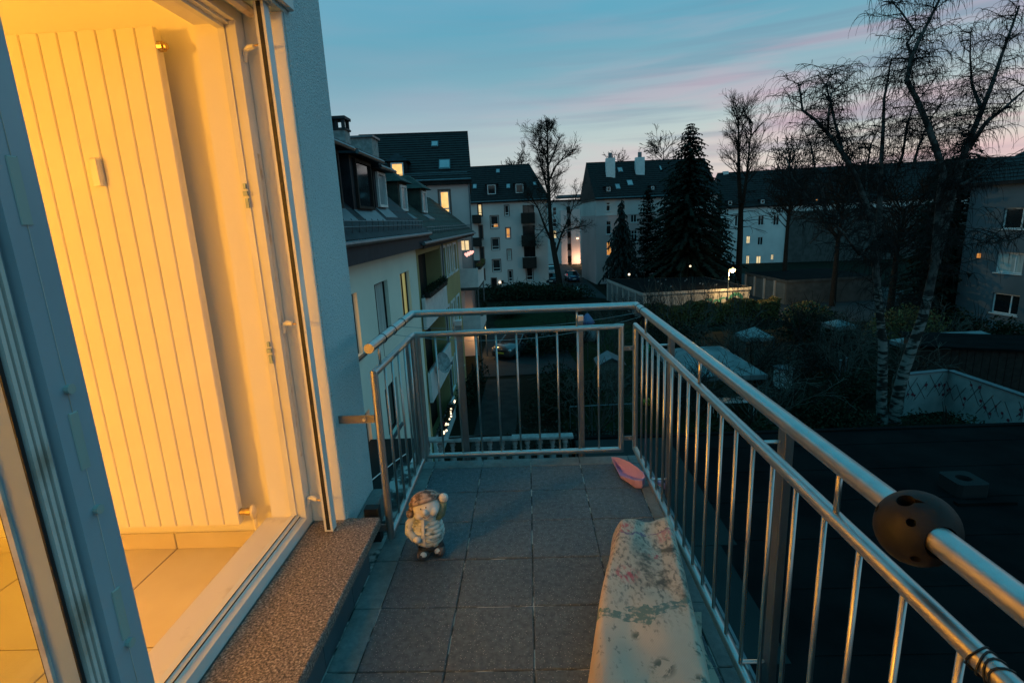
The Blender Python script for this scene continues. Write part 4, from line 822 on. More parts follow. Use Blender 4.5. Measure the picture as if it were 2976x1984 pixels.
# ================================================================== FAR PALE BLOCK
fl = thing('pale_apartment_block', 'pale four storey apartment block with brown framed windows and dark balconies', 'building', (-2, 80, GZ))
F = Fac((-9.6, 76), (2.95, 76)); R = lambda a, b: F.rect(Z4(*a), Z4(*b)); ZE = F.px(*Z4(400, 735))[1]
specs = [((197, 858), (258, 945), 'pane_dark', 1), ((205, 1027), (265, 1110), 'pane_dark', 1), ((213, 1190), (275, 1275), 'pane_dark', 1), ((205, 1330), (245, 1425), 'pane_dark', 2),
         ((305, 778), (338, 852), 'pane_dark', 1), ((315, 948), (348, 1022), 'lit_orange', 1), ((325, 1112), (355, 1187), 'curtain', 1), ((333, 1270), (365, 1350), 'pane_dark', 1), ((470, 1245), (520, 1340), 'pane_dark', 1),
         ((101, 768), (133, 855), 'lit_pale', 2), ((110, 930), (140, 1030), 'pane_dark', 2), ((118, 1095), (148, 1190), 'pane_dark', 2), ((125, 1260), (155, 1340), 'pane_dark', 2)]
hs = [R(a, b) for a, b, *_ in specs]
bal = [R((440, 775), (530, 835)), R((440, 930), (535, 1000)), R((450, 1090), (540, 1165))]
shell(fl, F, 11, GZ, ZE, 'render_pale', hs+bal, .15)
for r, s in zip(hs, specs): window(fl, F, r, .12, s[2], 'white_paint' if s[3] == 1 else 'dark_wood', .07, (), (.27,), s[3] == 1, 'brown_frame')
u0, u1, z0, z1 = R((222, 918), (255, 938)); MB().poly(F.p(u0, z0, -.09), F.p(u1, z0, -.09), F.p(u1, z1, -.09), F.p(u0, z1, -.09)).build('lit_blind', 'lit_orange', fl)
for r in bal: window(fl, F, r, .15, 'pane_dark', 'dark_wood', .06, (.5,), (), False)
for (a, b) in (((428, 835), (535, 905)), ((432, 1002), (540, 1078)), ((440, 1168), (548, 1240)), ((62, 850), (128, 905)), ((68, 1020), (133, 1080)), ((75, 1190), (140, 1250))):
    u0, u1, z0, z1 = R(a, b); k = MB(); F.slab(k, u0, u1, z0-.1, z0+.02, 0, 1.2); sl_ = k.build('balcony', 'dark_wood', fl)
    k = MB(); F.slab(k, u0, u1, z0, z1, 1.15, 1.2); F.slab(k, u0, u0+.05, z0, z1, 0, 1.15); F.slab(k, u1-.05, u1, z0, z1, 0, 1.15); k.build('balcony_front', 'dark_wood', sl_)
ZR = ZE+5.2
rf, on, sky_, dorm = gable_roof(fl, F, 11, ZE-.05, ZR, 'roof_tile', .45, 0, 2.6, 18)
for a, b in (((240, 505), (268, 532)), ((318, 618), (347, 650)), ((520, 603), (546, 626)), ((65, 620), (92, 652))): sky_(Z4(*a), Z4(*b))
dorm(Z4(178, 628), Z4(238, 690)); dorm(Z4(388, 615), Z4(448, 680))
MB().tube([F.p(-.3, ZE-.05, .42), F.p(F.w+.3, ZE-.05, .42)], .08, 6).build('gutter', 'zinc', fl)
k = MB(); F.slab(k, *R((280, 1345), (298, 1368)), 0, .06); k.build('wall_sign', 'black_plastic', fl); k = MB(); u0, u1, z0, z1 = R((262, 1353), (277, 1366)); F.slab(k, u0, u1, z0, z1, 0, .15); k.build('wall_light', 'bulb_white', fl)
# ================================================================== FAR TWO TONE HOUSE
fr_ = thing('two_tone_apartment_house', 'two tone white over rose apartment house with white chimneys and grey tiled roof', 'building', (15, 78, GZ))
A = Vector((9.5, 74.5)); F = Fac(A, (A.x+17, A.y+1.7)); R = lambda a, b: F.rect(Z4(*a), Z4(*b)); ZE = F.px(*Z4(1000, 722))[1]; zb = F.px(*Z4(1050, 850))[1]
specs = [((1075, 752), (1108, 820), 'pane_dark'), ((1075, 895), (1115, 995), 'pane_dark'), ((1078, 1055), (1118, 1155), 'lit_orange'), ((1262, 820), (1308, 905), 'pane_dark'), ((1265, 965), (1312, 1055), 'pane_dark'), ((1270, 1120), (1308, 1215), 'pane_dark'),
         ((1470, 870), (1500, 980), 'pane_sky'), ((1560, 870), (1600, 980), 'pane_dark')]
hs = [R(a, b) for a, b, _ in specs]
F.wall(MB(), zb, ZE, [h for h in hs if h[2] > zb], .15).build('upper_wall', 'render_pale', fr_)
shell(fr_, F, 10, GZ, zb, 'render_rose', [h for h in hs if h[2] < zb], .15)
b = MB()
for p, q in ((F.p(F.w, 0), F.p(F.w, 0, -10)), (F.p(F.w, 0, -10), F.p(0, 0, -10)), (F.p(0, 0, -10), F.p(0, 0))): b.poly((p.x, p.y, zb), (q.x, q.y, zb), (q.x, q.y, ZE), (p.x, p.y, ZE))
b.build('upper_rear_wall', 'render_pale', fr_)
k = MB(); F.slab(k, -.03, F.w, zb-.1, zb+.08, 0, .06); k.build('string_course', 'render_pale', fr_)
for i, (r, s) in enumerate(zip(hs, specs)): window(fr_, F, r, .12, s[2], 'white_paint', .08, (.5,) if 3 <= i <= 5 else (), (.68,), True)
ZR = F.px(*Z4(960, 452))[1]*0 + CAM.z + (onx(*Z4(903, 460), 9.0).z-CAM.z)*(80/onx(*Z4(903, 460), 9.0).y)
rf, on, sky_, dorm = gable_roof(fr_, F, 10, ZE-.05, ZR, 'roof_tile', .15, 0, 0, 18, gable='render_pale')
for a, b in (((1158, 493), (1205, 526)), ((1140, 618), (1186, 655)), ((1228, 588), (1283, 628)), ((1475, 480), (1500, 512))): sky_(Z4(*a), Z4(*b))
dorm(Z4(1058, 592), Z4(1108, 670)); dorm(Z4(1396, 592), Z4(1440, 656))
for (cx, cy, cb) in ((1107, 418, 545), (1330, 412, 525)):
    u, kk = on(*Z4(cx, cb)); P = F.p(u, ZE+(ZR-ZE)*kk, .35-5.35*kk); T = ony(*Z4(cx, cy), P.y)
    c = MB().box(P.x-.62, P.x+.62, P.y-.4, P.y+.5, P.z-.6, T.z).build('chimney', 'white_paint', fr_); MB().tube([(P.x, P.y, T.z), (P.x, P.y, T.z+.7)], .28, 8).build('chimney_pot', 'zinc', c)
MB().tube([F.p(-.1, ZE-.05, .4), F.p(F.w, ZE-.05, .4)], .08, 6).build('gutter', 'zinc', fr_)
# ================================================================== BLOCK BEHIND THE ALLEY
ab = thing('alley_block', 'modern white and pink block with flat roof canopy at the end of the alley', 'building', (6, 112, GZ))
F = Fac((3.0, 112), (12.6, 112)); R = lambda a, b: F.rect(Z4(*a), Z4(*b))
zt = F.px(*Z4(760, 745))[1]; hs = []
for k in range(5): hs.append(R((668, 790+88*k), (700, 850+88*k)))
shell(ab, F, 14, GZ, zt, 'render_white', hs, .2)
for i, r in enumerate(hs): window(ab, F, r, .15, 'lit_pale' if i == 2 else 'pane_dark', 'white_paint', .1, (), (.5,), False)
for (x0, x1, m) in ((730, 776, 'render_pink'), (806, 872, 'render_pink')):
    u0, _ = F.px(*Z4(x0, 1000)); u1, _ = F.px(*Z4(x1, 1000)); k = MB(); F.slab(k, u0, u1, GZ, F.px(*Z4(760, 812))[1], 0, 1.6); k.build('stair_tower', m, ab)
u0, _ = F.px(*Z4(778, 1000)); u1, _ = F.px(*Z4(804, 1000))
for k in range(5): g = MB(); F.slab(g, u0, u1, GZ+.3+2.5*k, GZ+1.6+2.5*k, 0, .5); g.build('dark_balcony', 'dark_wood', ab)
k = MB(); a0 = F.px(*Z4(700, 700)); b0 = F.px(*Z4(862, 700)); F.slab(k, a0[0], b0[0]+2, a0[1]-.6, a0[1]-.1, -4, 2.2); k.build('roof_canopy', 'zinc', ab)
k = MB(); F.slab(k, -.2, F.w+.2, zt, zt+.3, -14, .3); k.build('roof_slab', 'slate', ab)
al = thing('alley_lamp', 'small bright wall lamp lighting the pink wall at the alley', 'lamp', F.p(8, -1, 1.7))
P = onx(*Z4(852, 1025), 0) if False else F.p(*F.px(*Z4(852, 1025)), 1.75); MB().box(P.x-.22, P.x+.22, P.y-.12, P.y, P.z-.09, P.z+.09).build('lens', 'bulb_white', al)
pl = bpy.data.lights.new('alley_light', 'POINT'); pl.energy = 420; pl.color = (1, .62, .35); pl.shadow_soft_size = .2; plo = bpy.data.objects.new('alley_light', pl); col.objects.link(plo); plo.parent = al; plo.location = Vector((P.x, P.y-1.6, P.z-4.2)) - ORG[al.name]
# ================================================================== LONG ROW BEHIND THE TREES
rw_ = thing('long_house_row', 'long white house row with dark roof and many chimneys behind the bare trees', 'building', (50, 95, GZ))
A = onz(*Z5(70, 1340), GZ); A = Vector((33.5, 96.5)); F = Fac(A, (A.x+72, A.y-9)); R = lambda a, b: F.rect(Z5(*a), Z5(*b)); ZE = F.px(*Z5(200, 1045))[1]
specs = [((150, 1090), (175, 1145), 'pane_dark'), ((268, 1090), (295, 1140), 'pane_dark'), ((208, 1195), (226, 1232), 'lit_pale'), ((265, 1200), (290, 1240), 'pane_dark'), ((207, 1294), (222, 1336), 'lit_pale'), ((258, 1296), (280, 1336), 'lit_pale'),
         ((345, 1090), (372, 1140), 'pane_dark'), ((332, 1288), (345, 1315), 'lit_pale'), ((440, 1280), (465, 1325), 'lit_pale'), ((527, 1280), (548, 1320), 'lit_pale'), ((563, 1280), (580, 1315), 'lit_pale'), ((750, 1150), (768, 1195), 'lit_orange'), ((742, 1252), (765, 1300), 'lit_orange'), ((925, 1165), (945, 1195), 'lit_orange')]
hs = [R(a, b) for a, b, _ in specs]; shell(rw_, F, 12, GZ, ZE, 'render_white', hs, .15)
for r, s in zip(hs, specs): window(rw_, F, r, .12, s[2], 'white_paint', .08, (.5,), (), True)
ZR = F.px(*Z5(300, 880))[1]+.9
rf, on, sky_, dorm = gable_roof(rw_, F, 12, ZE-.05, ZR, 'roof_tile', .4, 1.5, 0, 16)
for a, b in (((108, 1003), (134, 1038)), ((272, 998), (298, 1030)), ((545, 990), (570, 1022)), ((580, 990), (600, 1015))): dorm(Z5(*a), Z5(*b), 'lit_orange' if a[0] > 500 else 'pane_dark')
for (cx, cy, cw, m) in ((142, 865, .9, 'white_paint'), (222, 868, .6, 'dark_wood'), (275, 863, .8, 'dark_wood'), (408, 862, .8, 'dark_wood'), (449, 857, .5, 'dark_wood'), (650, 855, 1.0, 'dark_wood'), (790, 845, 1.0, 'dark_wood'), (870, 842, .8, 'dark_wood'), (935, 830, .8, 'dark_wood')):
    u, _ = F.px(*Z5(cx, 900)); P = F.p(u, ZR, -6); T = CAM + ray(*Z5(cx, cy))*((P-CAM).length/1.0); P2 = CAM + ray(*Z5(cx, cy))*((Vector((P.x, P.y, 0)).length)/Vector(ray(*Z5(cx, cy))[:2]).length)
    MB().box(P.x-cw/2, P.x+cw/2, P.y-.35, P.y+.35, ZR-(2.2 if m == 'white_paint' else .8), P2.z).build('chimney', m, rw_)
F2 = Fac(F.p(F.px(*Z5(350, 1100))[0], 0, 0)[:2], F.p(F.w, 0, 0)[:2])
k = MB(); F2.slab(k, 2, 30, GZ, ZE-1.2, 0, .35); k.build('front_bay', 'concrete', rw_)
# ================================================================== WHITE HOUSE ON THE RIGHT
rh = thing('grey_white_house', 'plain grey white house with white framed windows beside the birch trees', 'house', (34, 36, GZ))
F = Fac((31.3, 39.4), (33.6, 24.5)); R = lambda a, b: F.rect(L8(*a), L8(*b)); ZE = F.px(*Z5(1500, 1035))[1]
hs = [R((1382, 32), (1510, 148)), R((1338, 312), (1470, 440)), R((1308, 590), (1430, 708))]; hs = [(a, b, min(c, d), max(c, d)) for a, b, c, d in hs]
w0 = hs[0]; hs = [(h[0], h[0]+1.75, h[2], h[2]+1.35) for h in hs]; more = [(h[0]+4.4, h[1]+4.4, h[2], h[3]) for h in hs]
shell(rh, F, 12, GZ, max(ZE, 2.6), 'render_white_shaded', hs+more, .2)
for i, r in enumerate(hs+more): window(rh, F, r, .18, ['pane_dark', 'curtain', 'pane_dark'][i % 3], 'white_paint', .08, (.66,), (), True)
gable_roof(rh, F, 12, max(ZE, 2.6), 6.6, 'roof_tile', .5, 2.5, 0, 16)
u, z = F.px(*L8(1225, 320)); MB().box(F.p(u, 0).x-.1, F.p(u, 0).x, F.p(u, 0).y-.1, F.p(u, 0).y+.1, z-.15, z+.15).build('wall_light', 'lit_orange', rh)
# ================================================================== GARAGES
def garage(name, label, c, h, doors, dm='garage_door', facem='concrete_pale'):
    # c: left-rear, left-front, right-front, right-rear on plan; doors along the left side
    g = thing(name, label, 'garage', (c[1][0], c[1][1], GZ)); b = MB(); z1 = GZ+h
    for i in range(4):
        p, q = c[i], c[(i+1) % 4]; b.poly((p[0], p[1], GZ), (q[0], q[1], GZ), (q[0], q[1], z1-.2), (p[0], p[1], z1-.2))
    b.build('wall', facem, g)
    cx = sum(p[0] for p in c)/4; cy = sum(p[1] for p in c)/4; o = [(cx+(p[0]-cx)*1.02, cy+(p[1]-cy)*1.02) for p in c]
    MB().loft([[(x, y, z1-.24) for x, y in o], [(x, y, z1) for x, y in o]], True, False).build('roof_edge', facem, g)
    i_ = [(cx+(p[0]-cx)*1.005, cy+(p[1]-cy)*1.005) for p in c]; MB().poly(*[(x, y, z1+.004) for x, y in i_]).build('roof_sheet', 'bitumen', g)
    G = Fac(c[0], c[1]); n = doors; wd = G.w/n
    for k in range(n):
        m = MB(); G.slab(m, wd*k+.22, wd*(k+1)-.22, GZ+.03, z1-.38, -.02, .04)
        d = m.build('garage_door', dm, g)
        for j in range(1, 5): m = MB(); zz_ = GZ+.03+(h-.41)*j/5; G.slab(m, wd*k+.24, wd*(k+1)-.24, zz_-.015, zz_+.015, .04, .06); m.build('door_rib', dm, d)
        m = MB(); G.slab(m, wd*k-.12, wd*k+.12, GZ, z1-.25, 0, .12); m.build('pier', 'concrete_pale', g)
    return g
a0, a1, a2, a3 = onz(*Z4(1090, 1335), GZ+2.4), onz(*Z4(1360, 1440), GZ+2.4), onz(*L7(1345, 420), GZ+2.4), onz(*L7(940, 330), GZ+2.4)
ga = garage('garage_row', 'low garage row with flat dark roof and graffiti on its pale end wall', [(p.x, p.y) for p in (a0, a1, a2, a3)], 2.4, 6)
G = Fac((a1.x, a1.y), (a2.x, a2.y))
gf = MB(); rnd = random.Random(5)
def ring(u, z, r, t):
    n = 22; inn = [(u+(r-t)*cos(2*pi*k/n), z+(r-t)*sin(2*pi*k/n)*1.05) for k in range(n)]; ou = [(u+r*cos(2*pi*k/n), z+r*sin(2*pi*k/n)*1.05) for k in range(n)]
    gf.loft([[G.p(*p, .012) for p in inn], [G.p(*p, .013) for p in ou]])
for (u, z, r, t) in ((5.9, -6.45, .42, .15), (6.7, -6.5, .36, .16), (7.35, -6.4, .40, .12), (8.5, -6.35, .72, .30), (8.5, -6.35, .26, .14)): ring(u, z, r, t)
for u in (6.2, 7.0, 7.7): gf.poly(G.p(u, -6.9, .014), G.p(u+.18, -6.9, .014), G.p(u+.10, -6.0, .014), G.p(u-.1, -6.05, .014))
gf.build('graffiti', 'graffiti', ga)
for i in range(10):
    P = a0.lerp(a3, rnd.random()).lerp(a1.lerp(a2, rnd.random()), rnd.random()*.6+.2); MB().tube([(P.x, P.y, GZ+2.4), (P.x+.08, P.y, GZ+2.52)], .06, 6).build('roof_vent', 'zinc', ga)
b0, b1 = onz(*L7(1315, 285), GZ+2.4), onz(*L7(1685, 358), GZ+2.4)
garage('garage_row', 'second garage row with grey doors standing behind the street lamp', [(b0.x, b0.y), (b1.x, b1.y), (b1.x+9, b1.y+.8), (b0.x+9, b0.y+.8)], 2.4, 4, 'garage_door', 'concrete')
# ================================================================== STREET LAMP
sp = thing('street_lamp', 'glowing street lamp on a slim pole before the graffiti wall', 'street lamp', (17.37, 46.5, GZ))
MB().tube([(17.37, 46.5, GZ), (17.37, 46.5, -3.42)], [.07, .045], 10).build('pole', 'zinc', sp)
MB().tube([(17.37, 46.5, -3.42), (17.40, 46.5, -3.36), (17.5, 46.5, -3.36)], .04, 8).build('arm', 'zinc', sp)
MB().ell((17.66, 46.5, -3.34), (.30, .16, .075), 14, 8).build('lamp_head', 'zinc', sp, smooth=True)
MB().ell((17.68, 46.5, -3.46), (.27, .22, .20), 14, 10).build('lens', 'lamp_lens', sp, smooth=True)
MB().box(17.2, 17.34, 46.35, 46.42, -6.35, -5.75).build('sign_plate', 'zinc', sp)
pl = bpy.data.lights.new('street_light', 'POINT'); pl.energy = 950; pl.color = (1, .66, .26); pl.shadow_soft_size = .12; o = bpy.data.objects.new('street_light', pl); col.objects.link(o); o.parent = sp; o.location = Vector((17.68, 46.35, -3.80)) - ORG[sp.name]
#PART4
# ================================================================== TREES
class Bare:
    """limbs as tapered tubes; each call adds a limb and its side shoots"""
    def __init__(s, seed): s.r = random.Random(seed); s.wood = MB(); s.twig = MB()
    def limb(s, p, d, L, r, lvl, droop=0, up=.0, kids=(5, 7), spread=.7, minr=.012, wob=.13, decay=.62):
        rr = s.r; n = max(3, int(4 + lvl)); pts = [Vector(p)]; d = Vector(d).normalized(); dirs = [d]
        for i in range(n):
            d = (d + Vector((rr.gauss(0, wob), rr.gauss(0, wob), rr.gauss(0, wob)*.7 + up - droop*(i/n)))).normalized(); pts.append(pts[-1] + d*(L/n)); dirs.append(d)
        rs = [max(minr, r*(1-.72*i/n)) for i in range(n+1)]
        (s.wood if r > .045 else s.twig).tube(pts, rs, 6 if r > .06 else (4 if r > .025 else 3), False)
        if lvl <= 0: return
        k = rr.randint(*kids)
        for j in range(k):
            f = rr.uniform(.28, 1.0) if lvl > 1 else rr.uniform(.1, 1); i = min(n-1, int(f*n)); q = pts[i].lerp(pts[i+1], f*n-i); dd = dirs[i]
            ax = Vector((rr.gauss(0, 1), rr.gauss(0, 1), rr.gauss(0, .6))); ax = (ax - dd*ax.dot(dd)); ax = ax.normalized() if ax.length > 1e-3 else dd.orthogonal()
            nd = (dd*rr.uniform(.5, 1) + ax*spread*rr.uniform(.7, 1.3)).normalized()
            s.limb(q, nd, L*decay*rr.uniform(.7, 1.15)*(1.12-.4*f), max(minr, rs[i]*.58), lvl-1, droop, up, kids, spread, minr, wob, decay)
    def path(s, pts, r0, r1):
        n = len(pts); s.wood.tube(pts, [r0+(r1-r0)*i/(n-1) for i in range(n)], 8, False)
    def make(s, root, wm, tm):
        s.wood.build('trunk', wm, root, smooth=True); s.twig.build('crown', tm, root)
# big bare tree before the alley
t = thing('bare_tree', 'tall bare broadleaf tree with a wide crown beside the alley', 'tree', onz(*Z4(725, 1412), GZ)); b0 = ORG[t.name]; B = Bare(21); YT = b0.y
T = lambda x, y, dy=0: ony(*Z4(x, y), YT+dy)
trunk = [b0, T(712, 1300), T(690, 1180), T(668, 1060), T(655, 940), T(648, 820), T(642, 700), T(636, 560), T(632, 430), T(630, 320), T(628, 220)]
B.path(trunk, .44, .05)
for (pts, r) in (([T(668, 1060), T(612, 940, -1), T(560, 800, -2), T(510, 720, -2)], .26), ([T(690, 1150), T(735, 1000, 1), T(790, 880, 2), T(850, 700, 2)], .22), ([T(640, 700), T(605, 560, 1.5), T(575, 450, 2), T(545, 330, 3)], .22), ([T(638, 600), T(690, 480, -1.5), T(740, 430, -2), T(820, 385, -3)], .2),
               ([T(634, 480), T(690, 350, 1), T(720, 260, 2)], .16), ([T(634, 470), T(590, 330, -1), T(560, 230, -2)], .16), ([T(650, 900), T(560, 1000, 2), T(520, 1050, 3)], .10), ([T(660, 1000), T(790, 960, 2), T(900, 930, 2)], .10)):
    B.path(pts, r*.72, .04)
    for i in range(1, len(pts)):
        for _ in range(7 if i > 1 else 4):
            p = pts[i-1].lerp(pts[i], B.r.random()); d = (pts[i]-pts[i-1]).normalized(); d = (d + Vector((B.r.gauss(0, .7), B.r.gauss(0, .7), B.r.gauss(.1, .5))))
            B.limb(p, d, B.r.uniform(1.1, 2.2), .05, 2, .06, .08, (4, 6), .8, .013)
for i in range(5, len(trunk)-1):
    for _ in range(9):
        p = trunk[i].lerp(trunk[i+1], B.r.random()); a = B.r.uniform(0, 2*pi); B.limb(p, (cos(a), sin(a), .75), B.r.uniform(1.5, 2.7)*(1.1-.07*(i-5)), .055, 2, .03, .09, (6, 8), .7, .012)
for _ in range(12): B.limb(T(628, 225), (B.r.gauss(0, .6), B.r.gauss(0, .6), 1), 1.5, .045, 2, 0, .05, (4, 6), .8, .02)
B.make(t, 'bark', 'bark')
# twin stemmed bare tree further right
t = thing('bare_tree', 'slender twin stemmed bare tree rising behind the street lamp', 'tree', (30.0, 66.0, GZ)); b0 = ORG[t.name]; B = Bare(5); YT = 66.0
T = lambda x, y, dy=0: ony(*Z5(x, y), YT+dy)
b1 = T(170, 1345); t.location = (b1.x, YT, GZ); ORG[t.name] = Vector((b1.x, YT, GZ))
s1 = [Vector((b1.x, YT, GZ)), T(176, 1200), T(180, 1050), T(170, 900), T(168, 780), T(168, 680), T(168, 590)]; s2 = [T(178, 1090), T(200, 960, -1), T(214, 850, -1), T(224, 730, -1), T(240, 620, -1)]
B.path(s1, .42, .05); B.path(s2, .25, .04)
for st_ in (s1[3:], s2[1:]):
    for i in range(len(st_)-1):
        for _ in range(11):
            p = st_[i].lerp(st_[i+1], B.r.random()); a = B.r.uniform(0, 2*pi); B.limb(p, (cos(a), sin(a), 1.1), B.r.uniform(2.0, 3.6), .06, 2, .0, .08, (4, 6), .6, .014)
for _ in range(16):
    p = s1[1].lerp(s1[3], B.r.random()); a = B.r.uniform(0, 2*pi); B.limb(p, (cos(a), sin(a), .1), B.r.uniform(2, 4.5), .06, 1, .1, 0, (4, 6), .7, .02)
B.make(t, 'bark', 'bark')
# birches: limbs follow the photograph, twigs hang
bt = onz(*L8(640, 1430), GZ); YB = bt.y+.4
t = thing('birch_tree', 'many stemmed weeping birch with white peeling bark and hanging twigs', 'tree', (bt.x, YB, GZ)); B = Bare(9)
T5 = lambda x, y, dy=0: ony(*Z5(x, y), YB+dy); T8 = lambda x, y, dy=0: ony(*L8(x, y), YB+dy)
stems = [
 ([T8(600, 1500), T8(585, 1300), T8(592, 1100), T8(595, 900), T8(575, 700), T8(560, 520), T5(842, 1150), T5(810, 1020), T5(760, 890), T5(690, 770), T5(640, 700), T5(560, 610), T5(492, 560), T5(480, 470), T5(470, 420)], .30, .03, 1),
 ([T8(660, 1500), T8(690, 1250), T8(735, 1060), T8(790, 900), T8(850, 740), T8(890, 580), T8(930, 400), T5(1190, 1000), T5(1205, 880), T5(1165, 740), T5(1120, 620), T5(1070, 500), T5(1020, 410), T5(1045, 280), T5(1085, 200), T5(1130, 110), T5(1185, 0), T5(1200, -60)], .34, .04, 1),
 ([T5(1020, 410), T5(1050, 300, 1), T5(1020, 220, 1), T5(1060, 160, 1), T5(990, 60, 1), T5(950, 15, 1), T5(890, 30, 1)], .10, .02, 0),
 ([T8(930, 400, .6), T5(1255, 960, 1), T5(1310, 780, 1), T5(1350, 680, 1), T5(1400, 560, 1), T5(1450, 430, 1), T5(1490, 310, 1), T5(1540, 170, 1), T5(1590, 30, 1)], .24, .04, 1),
 ([T5(1340, 740, 1), T5(1420, 620, 0), T5(1500, 560, 0), T5(1600, 470, 0), T5(1660, 420, 0)], .13, .03, 0),
 ([T5(1400, 560, 1), T5(1350, 430, 2), T5(1340, 280, 2), T5(1345, 140, 2)], .10, .02, 0),
 ([T5(690, 770), T5(680, 700, 1), T5(655, 620, 1), T5(635, 530, 1), T5(612, 430, 1), T5(650, 330, 1)], .11, .02, 0),
 ([T5(620, 670), T5(625, 560, -1), T5(640, 470, -1), T5(700, 420, -1)], .07, .02, 0),
 ([T8(560, 560, 1.5), T5(885, 980, 2), T5(890, 830, 2), T5(900, 660, 2), T5(905, 500, 2), T5(925, 400, 2), T5(940, 300, 2)], .18, .03, 1),
 ([T5(820, 1000, 2), T5(820, 850, 3), T5(835, 740, 3), T5(880, 640, 3)], .10, .02, 0),
 ([T5(610, 1080, 1), T5(590, 950, 1), T5(555, 850, 1), T5(535, 740, 1), T5(500, 660, 1)], .10, .02, 1),
 ([T5(960, 900, 3), T5(1000, 780, 3), T5(1020, 640, 3), T5(1050, 540, 3), T5(1150, 420, 3)], .10, .02, 0),
 ([T5(1050, 850, 2), T5(1080, 740, 2), T5(1120, 640, 2), T5(1180, 540, 2)], .09, .02, 0),
 ([T5(1230, 950, 0), T5(1310, 930, -1), T5(1390, 880, -1), T5(1500, 800, -1)], .12, .03, 0),
 ([T5(850, 1200, -1), T5(780, 1290, -1), T5(700, 1180, -1), T5(560, 1050, -1), T5(440, 900, -1), T5(400, 760, -1)], .11, .02, 0),
 ([T5(1380, 1240, -3), T5(1500, 1225, -3), T5(1620, 1195, -3)], .05, .02, 0)]
twg = MB(); limb_ = MB(); rr = B.r
def hang(p, L, d):
    pts = [Vector(p)]; d = Vector(d); n = 6
    for i in range(n): d = (d*.72 + Vector((rr.gauss(0, .09), rr.gauss(0, .09), -.95*(i+.3)/n))).normalized(); pts.append(pts[-1]+d*(L/n))
    twg.tube(pts, [.0092-.0008*i for i in range(n+1)], 3, False); return pts
for pts, r0, r1, white in stems:
    n_ = len(pts); rad_ = [max(r1*.8, r0*.78*(1-(i_/(n_-1))**.75)+r1*.8*(i_/(n_-1))) for i_ in range(n_)]; lo = [i_ for i_ in range(n_) if pts[i_].z < -1.2]
    if white and len(lo) > 1: B.wood.tube([pts[i_] for i_ in lo], [rad_[i_] for i_ in lo], 9, False)
    k0 = lo[-1] if (white and len(lo) > 1) else 0
    limb_.tube(pts[k0:], rad_[k0:], 7, False)
    for i in range(len(pts)-1):
        if pts[i].z < -3.2: continue
        seg = (pts[i+1]-pts[i]); k = int(seg.length*4.2)+2
        for _ in range(k):
            p = pts[i].lerp(pts[i+1], rr.random()); a = rr.uniform(0, 2*pi); L_ = rr.uniform(.5, 1.7); d = Vector((cos(a), sin(a), rr.uniform(.1, 1.0))).normalized()
            q = [p]; dd = d
            for s_ in range(4): dd = (dd + Vector((rr.gauss(0, .2), rr.gauss(0, .2), rr.gauss(-.08, .15)))).normalized(); q.append(q[-1]+dd*L_/4)
            twg.tube(q, [.020, .016, .013, .011, .010], 3, False)
            for m_ in range(4):
                for _2 in range(rr.randint(3, 5)): h_ = hang(q[m_].lerp(q[m_+1], rr.random()), rr.uniform(.4, 1.35), (rr.gauss(0, .5), rr.gauss(0, .5), rr.uniform(-.2, .5)))
B.wood.build('trunk', 'birch_bark', t, smooth=True); limb_.build('limbs', 'birch_limb', t, smooth=True); twg.build('crown', 'birch_twig', t)
# conifers
def conifer(name, label, base, top, hw, seed, m='needles', taper=1.0, droop=.5, dens=1.0, bare=.06, group=None, weep=False):
    t = thing(name, label, 'conifer', base, group); r = random.Random(seed); H = top-base[2]; bx, by, bz = base
    MB().tube([(bx, by, bz), (bx, by, bz+H*.5), (bx, by, top)], [hw*.075, hw*.045, .02], 8).build('trunk', 'bark', t)
    fo = MB(); rows_ = int(H/.42*dens)
    for i in range(rows_):
        f = bare + (1-bare)*i/rows_; z = bz+H*f; L_ = hw*(1-f)**taper*r.uniform(.8, 1.1)+.15; n = max(5, int((7+L_*2.2)*dens))
        for k in range(n):
            a = 2*pi*k/n + r.uniform(-.3, .3) + i; l = L_*r.uniform(.62, 1.12)*(1.0 if r.random() > .1 else 1.25); dx, dy = cos(a), sin(a); sx, sy = -dy, dx
            p0 = Vector((bx, by, z+r.uniform(-.30, .30))); l *= (.55 if r.random() < .13 else 1); m_ = max(3, int(l/.32))
            for s_ in range(m_):
                u0 = s_/m_; u1 = (s_+1)/m_
                def pt(u): return p0 + Vector((dx, dy, 0))*l*u + Vector((0, 0, .35*l*u - droop*l*u*u*1.1))
                A_, B_ = pt(u0), pt(min(1, u1*1.05)); wdt = (.16+.20*l*(1-u0)*.5)*r.uniform(.6, 1.3)
                for sgn in (-1, 1):
                    tip = A_.lerp(B_, .8) + Vector((sx, sy, 0))*wdt*sgn*r.uniform(.7, 1.5) + Vector((0, 0, -r.uniform(.02, .22 if not weep else .6)))
                    fo.poly(A_, B_, tip)
                if r.random() < (.55 if not weep else .9): fo.poly(A_, B_, A_.lerp(B_, .6)+Vector((r.gauss(0, .08), r.gauss(0, .08), -r.uniform(.1, .4 if not weep else .8))))
    fo.build('crown', m, t); return t
def place(zf, x, yb, y_top, Y): P = ony(*zf(x, yb), Y); T = ony(*zf(x, y_top), Y); return (P.x, Y, GZ), T.z
bs, tp = place(Z4, 1690, 1300, 155, 63.5); conifer('spruce_tree', 'tall dark spruce behind the graffiti garage', bs, tp, 5.7, 3, taper=.60, droop=.45, dens=1.25)
bs, tp = place(Z4, 1192, 1310, 728, 68); conifer('spruce_tree', 'short weeping spruce against the rose wall', bs, tp, 3.1, 4, 'needles_blue', .8, .8, 1.1, .03, None, True)
